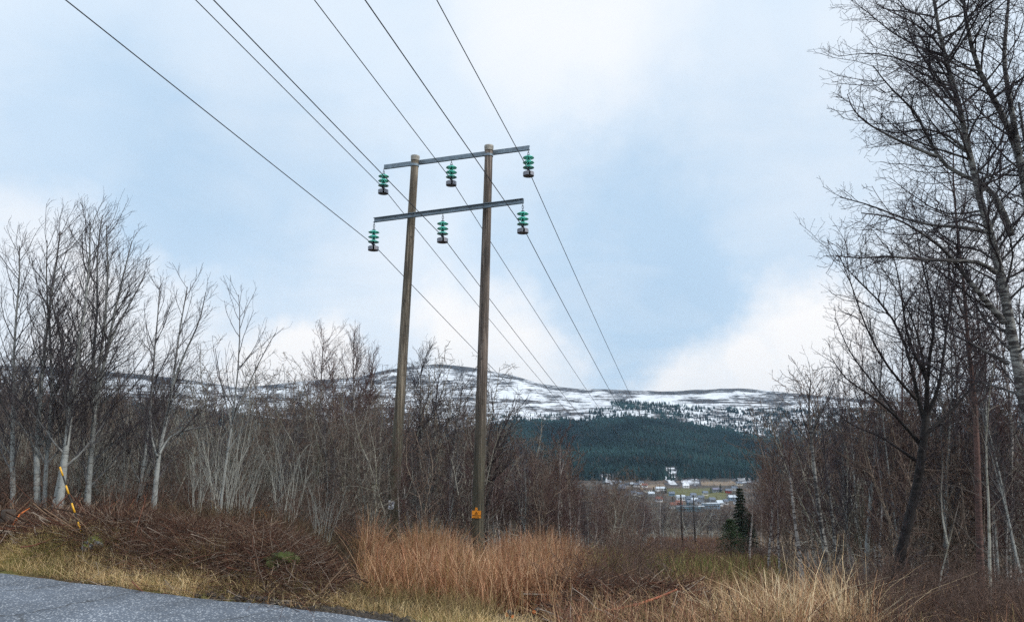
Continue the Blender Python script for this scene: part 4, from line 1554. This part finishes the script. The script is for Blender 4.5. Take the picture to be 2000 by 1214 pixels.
p = pole_pt(PRt, PRb, 1003)
rp = 0.158
so = empty("warning_sign", (p[0] - 0.03, p[1] - rp, p[2]), "orange high voltage warning sign with small number plate on top, on the right pole", "sign")
so.rotation_euler = (0, 0.02, radians(-6))
make("sign_plate", [box((0, 0, 0), (0.215, 0.006, 0.165))], M['orange'], so)
npl = make("number_plate", [box((-0.005, 0, 0.118), (0.055, 0.006, 0.07))], M['orange'], so)
text("2", 0.05, M['black'], npl, (-0.005, -0.0045, 0.118))
for (x0, z0_), (x1, z1_) in (((-.03, .002), (.03, .002)), ((-.03, .002), (0, .055)), ((.03, .002), (0, .055))):
    pass
v = []
for a_, b_ in (((-.032, .004), (.032, .004)), ((-.032, .004), (0, .060)), ((.032, .004), (0, .060))):
    v.append(polytube([(a_[0], -0.005, a_[1]), (b_[0], -0.005, b_[1])], 0.0038, 4))
v.append(polytube([(0.004, -0.005, .046), (-0.006, -0.005, .03), (0.005, -0.005, .028), (-0.003, -0.005, .012)], 0.0028, 4))
make("warning_triangle", v, M['black'], so)
text("HØYSPENNING", 0.031, M['black'], so, (0, -0.0045, -0.026))
text("LIVSFARE", 0.031, M['black'], so, (0, -0.0045, -0.058))

p = pole_pt(PLt, PLb, 985)
wo_ = empty("pole_plate", (p[0] - 0.03, p[1] - 0.16, p[2]), "small white plate with blue markings on the left pole", "sign")
wo_.rotation_euler = (0, radians(4), radians(-4))
make("sign_plate", [box((0, 0, 0), (0.145, 0.005, 0.205))], M['plate'], wo_)
mk = [box((-.035, -.004, .055), (.045, .003, .012)), box((.025, -.004, .05), (.04, .003, .018)), box((-0.002, -.004, .03), (.012, .003, .04)),
      box((.025, -.004, .012), (.022, .003, .014)), box((0, -.004, -.065), (.10, .003, .022)), box((-.03, -.004, -.005), (.018, .003, .025))]
make("markings", mk, M['bluep'], wo_)

# ------------------------------------------------------------------ snow marker stick
SB, ST = P(172, 1080, 10.9), P(117, 911, 10.8)
so = empty("snow_marker", SB, "leaning road marker stick with yellow and black bands in the brush pile", "marker stick")
dvec = (ST - SB)
L = np.linalg.norm(dvec)
u_ = dvec / L
v, q, _ = polytube([-u_ * 0.3, u_ * L * 0.5, u_ * (L - 0.002)], [0.011, 0.011, 0.010], 10)
link("rod", mesh("rod", v, q, smooth=True), M['black'], so)
M['yellow'] = flat("yellow_reflector", (0.85, 0.45, 0.03), 0.4, 0, 0.1, 9)
M['paleyellow'] = flat("dirty_reflector", (0.5, 0.5, 0.27), 0.4, 0, 0.15, 9)
for k, (r0, r1) in enumerate(((911, 929), (948, 965), (983, 1002), (1020, 1038), (1058, 1075))):
    f = lambda r: (1082 - r) / (1082 - 911.0)
    a_, b_ = f(r1) * L, min(f(r0), 1.0) * L
    v, q, _ = polytube([u_ * a_, u_ * b_], [0.0125, 0.0115], 10)
    link("reflective_band", mesh("reflective_band", v, q, smooth=True), M['yellow'] if k < 4 else M['paleyellow'], so)

# ------------------------------------------------------------------ grasses and stems


def blades(name, n, pos, h, wd_, colr, seed, lean=0.25, bend=0.35, label="", cat="grass", flatr=0.0):
    rng = np.random.default_rng(seed)
    x, y = pos(rng, n)
    z = H(x, y) - 0.02
    n = len(x)
    hh = h(x, y, rng)
    a = rng.uniform(0, 2 * pi, n)
    ld = np.stack([np.cos(a), np.sin(a), np.zeros(n)], 1)
    le = np.abs(rng.normal(size=n)) * lean
    be = rng.uniform(0, 1, n) ** 2 * bend
    fa = rng.uniform(0, 2 * pi, n)
    side = np.stack([np.cos(fa), np.sin(fa) * .5, np.zeros(n)], 1)
    w_ = wd_ * rng.uniform(.6, 1.3, n)
    us = np.array([0, 0.35, 0.7, 1.0])
    base = np.stack([x, y, z], 1)
    pts = []
    for u in us:
        d = hh * (le * u + be * u ** 2.2)
        zz = hh * (u - 0.35 * be * u ** 3 - 0.15 * le * u)
        pts.append(base + ld * d[:, None] + np.stack([0 * zz, 0 * zz, zz], 1) + rng.normal(size=(n, 3)) * (0.012 * hh * u)[:, None])
    V = []
    for k, u in enumerate(us):
        ww = (w_ * (1 - 0.75 * u))[:, None] / 2
        V.append(pts[k] - side * ww)
        V.append(pts[k] + side * ww)
    V = np.stack(V, 1)          # n, 8, 3
    i = np.arange(n)[:, None] * 8
    Q_ = np.concatenate([i + np.array([[0, 1, 3, 2]]), i + np.array([[2, 3, 5, 4]]), i + np.array([[4, 5, 7, 6]])])
    cc = colr(x, y, rng)
    o = link(name, mesh(name, V, Q_, None, False, {"col": np.repeat(cc, 8, 0)}), M['blade'])
    tag(o, label, cat, kind="stuff")
    return o


def zone(px0, px1, Y0, Y1, p=1.0, smin=None, smax=None):
    def f(rng, n):
        Y = Y0 + (Y1 - Y0) * rng.random(n) ** p
        px = rng.uniform(px0, px1, n)
        x = (px - 1000) / FPX / 1.04 * Y
        s = road_s(x, Y)
        k = np.ones(n, bool)
        if smin is not None:
            k &= s > smin + fbm(x * 2, Y * 2) * 0.12
        if smax is not None:
            k &= s < smax
        return x[k], Y[k]
    return f


def pal(cols, jit=0.25, patch_scale=1.5):
    cols = np.array(cols)

    def f(x, y, rng):
        n = len(x)
        v = np.clip((fbm(x / patch_scale, y / patch_scale) * 0.9 + 0.5 + rng.normal(size=n) * 0.28), 0, 0.999) * len(cols)
        c_ = cols[v.astype(int)]
        return c_ * rng.uniform(1 - jit, 1 + jit, n)[:, None]
    return f


# tall reddish dead stems round the poles
def tall_pos(rng, n):
    x, Y = zone(670, 1150, 9.0, 18.5, 0.9, 1.5)(rng, n)
    c_ = 1000 + FPX * 1.04 * x / Y
    e = sstep(c_, 690, 760) * (1 - sstep(c_, 1085, 1150)) * sstep(road_s(x, Y), 1.5, 2.4)
    k = rng.random(len(x)) < e * sstep(fbm(x / .4, Y / .4), -.5, .25)
    return x[k], Y[k]


def pole_gap(x, y):
    # stems stand lower where the poles' feet show
    c_ = 1000 + FPX * 1.04 * x / y
    f = 1 - .66 * np.exp(-((c_ - 930) / 32) ** 2) - .55 * np.exp(-((c_ - 764) / 34) ** 2)
    return np.where((y > 11.0) & (y < 19.5), f, 1.0)


blades("tall_dry_stems", 64000, tall_pos, lambda x, y, r: r.uniform(.35, 1.0, len(x)) * (0.66 + 0.42 * sstep(road_s(x, y), 1.9, 6)) * pole_gap(x, y) * (1 + fbm(x / .7, y / .7) * .6), 0.0085,
       pal([(0.20, 0.08, 0.04), (0.45, 0.235, 0.13), (0.66, 0.44, 0.27), (0.33, 0.145, 0.08), (0.55, 0.31, 0.18), (0.30, 0.19, 0.08)], 0.4, 0.5), 11, 0.34, 0.6,
       "dense stand of tall reddish brown dead stems around the two poles", "dry stems")


# pale straw grass in the right foreground
def straw_pos(rng, n):
    x, Y = zone(1180, 1900, 7.0, 10.5, 1.0)(rng, n)
    c_ = 1000 + FPX * 1.04 * x / Y
    e = 0.18 * (1 - sstep(c_, 1700, 1760)) + 0.42 * np.exp(-((c_ - 1600) / 130) ** 2) + 0.40 * np.exp(-((c_ - 1420) / 130) ** 2)
    k = rng.random(len(x)) < e * sstep(fbm(x / .35, Y / .35), -.4, .25)
    return x[k], Y[k]


def straw_h(x, y, r):
    c_ = 1000 + FPX * 1.04 * x / y
    return r.uniform(.15, 1.0, len(x)) ** 1.3 * (0.42 + 0.55 * np.exp(-((c_ - 1600) / 120) ** 2)) * (1 + .7 * fbm(x / .3, y / .3))


blades("straw_grass", 19000, straw_pos, straw_h, 0.009, pal([(0.48, 0.27, 0.15), (0.76, 0.56, 0.33), (0.80, 0.66, 0.44), (0.52, 0.34, 0.17), (0.74, 0.56, 0.34)], 0.25, 0.4), 12, 0.42, 0.9,
       "pale straw coloured dead grass in the right foreground", "grass")
def rough_pos(rng, n):
    x, Y = zone(1080, 2050, 6.6, 16, 1.1)(rng, n)
    c_ = 1000 + FPX * 1.04 * x / Y
    k = ~((c_ > 1090) & (c_ < 1340) & (Y > 8.3) & (Y < 11.5) & (rng.random(len(x)) < .85))
    k &= ~((c_ > 1740) & (rng.random(len(x)) < .72))
    return x[k], Y[k]


blades("rough_grass", 46000, rough_pos, lambda x, y, r: r.uniform(.10, .55, len(x)) * (1 + fbm(x, y) * .7), 0.0075,
       pal([(0.19, 0.09, 0.06), (0.44, 0.24, 0.14), (0.52, 0.36, 0.20), (0.24, 0.19, 0.08), (0.44, 0.26, 0.16), (0.22, 0.11, 0.07)], 0.35, 0.5), 13, 0.5, 0.8, "low brown rough grass across the right foreground", "grass")


# verge grass by the road
def verge_pos(rng, n):
    u = rng.uniform(-7.5, 6.5, n)
    s = rng.random(n) ** 1.2 * np.interp(u, [-5.2, -3.6, 0, 3], [1.1, .45, .6, 1.25]) + 0.02
    s = s + fbm(u * 1.2, u * 0) * .15
    x = EB[0] + ed[0] * u + EN[0] * s
    y = EB[1] + ed[1] * u + EN[1] * s
    k = rng.random(n) < (0.45 + 0.55 * sstep(fbm(x / .3, y / .3), -.3, .2))
    # bare soil along the asphalt to the right
    k &= ~((s < 0.42) & (x > -3.4) & (x < -0.9) & (rng.random(n) < .93))
    return x[k], y[k]


blades("verge_grass", 52000, verge_pos, lambda x, y, r: r.uniform(.05, .20, len(x)) * (1 + .9 * np.clip(fbm(x / .5, y / .5), 0, 1)), 0.0055,
       pal([(0.26, 0.20, 0.09), (0.70, 0.50, 0.25), (0.86, 0.66, 0.37), (0.48, 0.30, 0.14), (0.78, 0.56, 0.30), (0.24, 0.21, 0.07)], 0.3, 0.4), 14, 0.7, 1.0,
       "yellow and green matted grass along the road edge", "grass")


def moss_pos(rng, n):
    x = rng.normal(size=n) * 1.0 - 6.3
    y = 10.9 + rng.normal(size=n) * .5 - (x + 6) * .35
    k = (road_s(x, y) > .05)
    return x[k], y[k]


blades("mossy_bank_grass", 26000, moss_pos, lambda x, y, r: r.uniform(.04, .15, len(x)), 0.006,
       pal([(0.13, 0.12, 0.035), (0.26, 0.22, 0.06), (0.44, 0.33, 0.13), (0.12, 0.11, 0.03), (0.50, 0.36, 0.16)], 0.3, 0.3), 15, 0.9, 1.2, "mossy olive grass on the bank beside the left part of the road", "grass")


def tuft_pos(rng, n):
    u = rng.uniform(-6.2, 0.6, n)
    s = rng.uniform(.3, 1.9, n)
    x = EB[0] + ed[0] * u + EN[0] * s
    y = EB[1] + ed[1] * u + EN[1] * s
    k = rng.random(n) < sstep(fbm(x / .45, y / .45), .0, .35)
    return x[k], y[k]


blades("bank_grass", 24000, tuft_pos, lambda x, y, r: r.uniform(.08, .34, len(x)), 0.006,
       pal([(0.10, 0.085, 0.03), (0.22, 0.17, 0.07), (0.36, 0.26, 0.12), (0.14, 0.09, 0.05)], 0.3, 0.4), 19, 0.8, 1.1, "tufts of olive and brown grass growing along the foot of the brush pile", "grass")
# clearing ground cover farther off
blades("clearing_grass", 16000, zone(1130, 1520, 13, 60, 1.6), lambda x, y, r: r.uniform(.2, .6, len(x)) * (1 + y / 60), 0.022,
       pal([(0.13, 0.06, 0.045), (0.22, 0.12, 0.08), (0.24, 0.20, 0.08), (0.15, 0.16, 0.05)], 0.3, 4), 16, 0.4, 0.6, "reddish brown and olive undergrowth down the clearing", "undergrowth")
blades("clearing_scrub", 16000, zone(1260, 1450, 60, 190, 1.2), lambda x, y, r: r.uniform(.5, 1.5, len(x)), 0.07,
       pal([(0.13, 0.055, 0.045), (0.18, 0.08, 0.06), (0.34, 0.24, 0.12), (0.14, 0.08, 0.06)], 0.3, 9), 17, 0.4, 0.5, "dark reddish scrub around the next pole in the clearing", "undergrowth")
blades("wood_floor_litter", 26000, zone(-120, 720, 13.5, 24, 1.2), lambda x, y, r: r.uniform(.1, .45, len(x)), 0.010,
       pal([(0.07, 0.045, 0.03), (0.12, 0.085, 0.05), (0.17, 0.13, 0.07), (0.06, 0.04, 0.03)], 0.3, 1.5), 18, 0.6, 0.8, "brown dead grass under the birches on the left", "grass")


# ------------------------------------------------------------------ brush pile of cut branches
def sticks(name, n, posf, L, r, colr, seed, parent=None, K=6, pitch=0.25, head=None, wig=0.12, rtip=0.25):
    rng = np.random.default_rng(seed)
    p0 = posf(rng, n)
    n = len(p0)
    ln = L(rng, n)
    a = rng.normal(size=n) * head[1] + head[0] if head else rng.uniform(0, 2 * pi, n)
    flip = np.where(rng.random(n) < .5, 0, 0 if head and len(head) > 2 else pi)
    a = a + flip
    el = rng.normal(size=n) * pitch
    d = np.stack([np.cos(a) * np.cos(el), np.sin(a) * np.cos(el), np.sin(el)], 1)
    pts = [p0 - d * (ln / 2)[:, None]]
    p_ = pts[0]
    for k in range(K - 1):
        d = norm(d + rng.normal(size=(n, 3)) * wig)
        p_ = p_ + d * (ln / (K - 1))[:, None]
        pts.append(p_)
    pts = np.stack(pts, 1)
    g = H(pts[..., 0], pts[..., 1]) + 0.01
    pts[..., 2] = np.maximum(pts[..., 2], g)
    r0 = r(rng, n)
    rd = r0[:, None] * np.linspace(1, rtip, K)[None]
    v, q, _ = tubes(pts, rd, 4)
    cc = np.repeat(colr(rng, n), K * 4, 0)
    return v, q, cc


def heap(px0, px1, rowfun, Yc, Yw, hfun):
    def f(rng, n):
        px = rng.uniform(px0, px1, n)
        yc = Yc(px)
        Y = yc + rng.normal(size=n) * Yw
        x = (px - 1000) / FPX / 1.04 * Y
        top = hfun(px) * np.exp(-((Y - yc) / (Yw * 1.6)) ** 2)
        z = H(x, Y) + top * rng.random(n) ** 0.55
        return np.stack([x, Y, z], 1)
    return f


def brown(rng, n):
    base_ = np.array([(0.075, 0.036, 0.024), (0.13, 0.055, 0.034), (0.04, 0.024, 0.018), (0.20, 0.13, 0.085), (0.09, 0.052, 0.038)])
    c_ = base_[rng.integers(0, 5, n)] * rng.uniform(.6, 1.5, n)[:, None]
    pale = rng.random(n) < .09
    c_[pale] = np.array([0.38, 0.31, 0.25]) * rng.uniform(.7, 1.2, (pale.sum(), 1))
    return c_


def pile(name, label, specs, loc):
    o = empty(name, loc, label, "brush pile", "piles of cut branches by the road")
    for pn, args, kind in specs:
        v, q, cc = sticks(pn, *args[0], **args[1])
        c_ = link(pn, mesh(pn, v - np.array(loc), q, None, True, {"col": cc}), M['stick'], o)
        if kind:
            c_["kind"] = kind
    return o


hA = heap(140, 640, None, lambda p_: np.interp(p_, [140, 400, 640], [12.0, 10.9, 9.9]), 0.78, lambda p_: np.interp(p_, [140, 230, 330, 480, 600, 650], [.02, .10, .20, .17, .09, .0]) * (1 + .4 * np.sin(p_ / 37.0)))
lc = P(380, 1100, 11.5)
lc[2] = Hs(lc[0], lc[1])
HA = radians(-20)
pile("brush_pile", "long heap of cut reddish brown branches between the road and the birches", [
    ("twigs", ((34000, hA, lambda r, n: r.uniform(.2, .9, n), lambda r, n: r.uniform(.0014, .0034, n), brown, 51), dict(pitch=.28, head=(HA, .7), wig=.2)), "stuff"),
    ("branches", ((420, hA, lambda r, n: r.uniform(.4, 1.2, n), lambda r, n: r.uniform(.003, .009, n), brown, 52), dict(pitch=.35, head=(HA, .9), wig=.2)), "stuff"),
    ("upright_twigs", ((3500, hA, lambda r, n: r.uniform(.15, .45, n), lambda r, n: r.uniform(.0016, .0035, n), brown, 53), dict(pitch=1.0, wig=.12)), "stuff")], lc)
hB = heap(-40, 260, None, lambda p_: np.interp(p_, [-40, 260], [13.2, 12.3]), 0.8, lambda p_: 0.12 + 0 * p_)
lc = P(80, 1060, 12.8)
lc[2] = Hs(lc[0], lc[1])
pile("brush_pile", "low scatter of cut branches at the left edge behind the grassy verge", [
    ("twigs", ((7000, hB, lambda r, n: r.uniform(.3, 1.1, n), lambda r, n: r.uniform(.0025, .006, n), brown, 54), dict(pitch=.35, wig=.14)), "stuff"),
    ("branches", ((700, hB, lambda r, n: r.uniform(.6, 1.5, n), lambda r, n: r.uniform(.006, .013, n), brown, 55), dict(pitch=.4, wig=.09)), "stuff")], lc)
hC = heap(1100, 1340, None, lambda p_: np.interp(p_, [1100, 1340], [10.0, 9.2]), 0.55, lambda p_: .34 + 0 * p_)
lc = P(1200, 1160, 9.3)
lc[2] = Hs(lc[0], lc[1])
pile("brush_pile", "dark heap of cut branches right of the tall brown stems", [
    ("twigs", ((6000, hC, lambda r, n: r.uniform(.2, .9, n), lambda r, n: r.uniform(.002, .005, n), brown, 56), dict(pitch=.3, head=(0.1, .5), wig=.14)), "stuff"),
    ("branches", ((420, hC, lambda r, n: r.uniform(.5, 1.4, n), lambda r, n: r.uniform(.006, .015, n), brown, 57), dict(pitch=.15, head=(0.1, .5), wig=.08)), "stuff")], lc)


# loose sticks & fine litter along the right foreground
def lit_pos(rng, n):
    px = rng.uniform(1080, 2020, n)
    Y = rng.uniform(6.9, 12, n)
    x = (px - 1000) / FPX / 1.04 * Y
    return np.stack([x, Y, H(x, Y) + rng.uniform(0, .25, n)], 1)


v, q, cc = sticks("x", 4200, lit_pos, lambda r, n: r.uniform(.15, .8, n), lambda r, n: r.uniform(.002, .005, n), brown, 58, pitch=.5, wig=.16)
tag(link("fallen_twigs", mesh("fallen_twigs", v, q, None, True, {"col": cc}), M['stick']), "scattered dead brown twigs across the right foreground", "twigs", kind="stuff")


# ------------------------------------------------------------------ cut logs, boulder, mud
def log(px, row, Y, L, r, hd, label, r_dir=(0, -1, 0), group="cut logs in the brush"):
    p_ = P(px, row, Y)
    g = Hs(p_[0], p_[1])
    p_[2] = max(p_[2], g + r * 0.9)
    d = norm(np.array(hd, float))
    if Y < 8.5:
        L, r = .10, r * .8
    o = empty("cut_log", p_, label, "log", group)
    v, q, _ = polytube([(0, 0, 0), d * L * .5, d * L], [r, r * .97, r * .9], 12)
    link("bark", mesh("bark", v, q, smooth=True), M['brownbark'], o)
    v, q, _ = polytube([-d * 0.004, d * 0.002], [r * .93, r * .93], 14)
    link("cut_face", mesh("cut_face", v, q), M['cutwood'], o)
    return o


log(222, 1131, 10.55, .9, .042, (0.25, 1, .05), "log with the brightest round orange cut end, low in the grassy bank")
log(224, 1112, 10.8, .8, .024, (-0.3, 1, .1), "small log with orange cut end above the brightest one")
log(312, 1138, 9.9, .7, .026, (0.7, 1, .15), "orange ended log by the verge right of the boulder")
log(365, 1088, 11.0, .9, .030, (0.1, 1, .0), "log with a dull orange end deep in the brush pile")
log(72, 1084, 12.0, .6, .034, (0.9, .6, .25), "thin split log with bright orange face near the left edge")
log(990, 1199, 7.9, .5, .028, (0.3, 1, .1), "small pinkish log end in the grass right of the right pole")
log(1001, 1203, 7.8, .4, .022, (-0.4, 1, .2), "smaller of the two log ends lying together in the grass")
log(1043, 1194, 8.0, .5, .026, (0.5, 1, .1), "lone short log end at the foot of the dark brush heap")
log(1132, 1204, 7.8, .45, .02, (0.8, 1, .1), "thin cut branch end at the lower middle of the verge")
p_ = P(14, 1085, 12.4)
g = Hs(p_[0], p_[1])
o = empty("tree_stump", (p_[0] - .06, p_[1], g), "dark cut tree stump at the far left edge with a torn orange side", "stump")
v, q, _ = polytube([(0, 0, -.1), (0, 0, .2), (0.01, 0, .42)], [.13, .10, .095], 12)
link("bark", mesh("bark", v, q, smooth=True), M['brownbark'], o)
v, q, _ = polytube([(0.13, -.08, .02), (.16, -.09, .2), (.24, -.08, .36), (.36, -.05, .45)], [.02, .024, .014, .006], 7)
link("torn_wood", mesh("torn_wood", v, q, smooth=True), M['cutwood'], o)
# a fallen reddish branch lying across the lower middle
p_ = P(1215, 1182, 8.3)
bp_ = [P(1140, 1196, 8.2), P(1200, 1190, 8.3), P(1250, 1178, 8.4), P(1290, 1164, 8.5), P(1322, 1150, 8.6)]
v, q, _ = polytube(np.array(bp_) - bp_[0], [.018, .017, .015, .012, .008], 7)
o = link("fallen_branch", mesh("fallen_branch", v, q, smooth=True), flat("rusty_peeled_bark", (0.30, 0.09, 0.045), .8, 0, .4, 9), None, bp_[0])
tag(o, "peeled reddish branch lying across the lower middle of the rough ground", "branch")


def blob_mesh(rng, sx, sy, sz, amp, seg=22, freq=3.0):
    th = np.linspace(0.01, pi - .01, seg)
    ph_ = np.linspace(0, 2 * pi, seg * 2, endpoint=False)
    T_, P_ = np.meshgrid(th, ph_, indexing='ij')
    o1, o2 = rng.uniform(0, 100, 2)
    X_ = np.sin(T_) * np.cos(P_)
    Y_ = np.sin(T_) * np.sin(P_)
    Z_ = np.cos(T_)
    rr = 1 + amp * (fbm(X_ * freq + o1 + Z_ * 2, Y_ * freq + o2 + Z_ * 1.3, 4))
    V_ = np.stack([X_ * rr * sx, Y_ * rr * sy, Z_ * rr * sz], -1).reshape(-1, 3)
    n2_ = seg * 2
    i = np.arange(seg - 1)[:, None] * n2_
    j = np.arange(n2_)[None]
    Qb = np.stack([i + j, i + n2_ + j, i + n2_ + (j + 1) % n2_, i + (j + 1) % n2_], -1).reshape(-1, 4)
    return V_, Qb


m, t, b = material("lichened_rock")
co = t.node("ShaderNodeTexCoord").outputs["Object"]
nrm = t.node("ShaderNodeNewGeometry").outputs["Normal"]
upz = t.node("ShaderNodeSeparateXYZ", i_0=nrm).outputs[2]
c = t.mix(t.ramp(t.noise(co, 12, 5, .7), .48, .6), (0.05, 0.055, 0.06), (0.33, 0.36, 0.38))
c = t.mix(t.ramp(t.math('ADD', upz, t.noise(co, 5, 4, .6)), 0.95, 1.15), c, (0.13, 0.14, 0.03))
t.put(b, "Base Color", c)
b.inputs["Roughness"].default_value = .9
rng = np.random.default_rng(4)
p_ = P(182, 1124, 10.6)
v, q = blob_mesh(rng, .13, .16, .11, .8)
tag(link("boulder", mesh("boulder", v, q, smooth=True), m, None, (p_[0], p_[1], Hs(p_[0], p_[1]) + .03)), "grey lichened boulder with mossy top half buried in the grassy bank", "boulder")
p_ = P(545, 1138, 9.3)
v, q = blob_mesh(rng, .17, .16, .10, .8)
tag(link("boulder", mesh("boulder", v, q, smooth=True), flat("moss", (0.055, 0.07, 0.016), .95, 0, .4, 12), None, (p_[0], p_[1], Hs(p_[0], p_[1]) + .1)), "boulder wholly covered in bright green moss under the end of the brush pile", "boulder")

M['mud'] = flat("dark_wet_soil", (0.05, 0.04, 0.032), 0.9, 0, 0.6, 40)
vs, qs, off = [], [], 0
rng = np.random.default_rng(8)
for k in range(420):
    u = rng.uniform(-2.8, -0.0) if k < 190 else rng.uniform(-1.2, 0.25)
    s = rng.normal() * .11 + .08
    x = EB[0] + ed[0] * u + EN[0] * s
    y = EB[1] + ed[1] * u + EN[1] * s
    sz = rng.uniform(.008, .034) * (1.2 if u > -1.0 else .7)
    v, q = blob_mesh(rng, sz * 1.4, sz * 1.3, sz, .9, 9, 2.0)
    vs.append(v + np.array([x, y, Hs(x, y) + sz * .3 + .02]))
    qs.append(q + off)
    off += len(v)
tag(link("mud_clods", mesh("mud_clods", np.concatenate(vs), np.concatenate(qs), smooth=True), M['mud']), "ridge of dark muddy clods pushed along the asphalt edge", "mud", kind="stuff")

# orange withered leaves still on a bush in the thicket
rng = np.random.default_rng(21)
pc = P(512, 1018, 17.5)
n = 160
c3 = pc + rng.normal(size=(n, 3)) * np.array([.11, .08, .20])
T = []
for k in range(n):
    a_, b_ = norm(rng.normal(size=3)), norm(rng.normal(size=3))
    T.append([c3[k], c3[k] + a_ * .05, c3[k] + b_ * .045])
gz = Hs(pc[0], pc[1])
o = empty("withered_bush", (pc[0], pc[1], gz), "small bush with orange withered leaves inside the left thicket", "bush")
T = np.array(T).reshape(-1, 3) - np.array([pc[0], pc[1], gz])
link("leaves", mesh("leaves", T, None, np.arange(len(T)).reshape(-1, 3)), flat("withered_leaf", (0.5, 0.17, 0.03), .7, 0, .4, 9), o)
st = [polytube([(0, 0, -.05), (rng.normal() * .04, rng.normal() * .04, .3), (rng.normal() * .09, rng.normal() * .06, .75)], [.008, .006, .003], 5) for k in range(7)]
make("stems", st, M['brownbark'], o, True)

# ------------------------------------------------------------------ haze
m = bpy.data.materials.new("haze")
m.use_nodes = True
nt = m.node_tree
for n in list(nt.nodes):
    nt.nodes.remove(n)
out = nt.nodes.new("ShaderNodeOutputMaterial")
pv = nt.nodes.new("ShaderNodeVolumePrincipled")
pv.inputs["Color"].default_value = (0.45, 0.74, 1.0, 1)
pv.inputs["Density"].default_value = 5.0e-5
pv.inputs["Anisotropy"].default_value = 0.2
nt.links.new(pv.outputs[0], out.inputs["Volume"])
zmin, zmax = float(V.min() if False else Z.min()) - 1, float(Z.max()) + 40
v, q, _ = box((0, 0, (zmin + zmax) / 2), (46000, 46000, zmax - zmin))
tag(link("haze", mesh("haze", v, q), m), kind="stuff", label="thin bluish air between the camera and the mountain", cat="haze")
print("objects", len(bpy.data.objects), "polys", sum(len(me.polygons) for me in bpy.data.meshes))
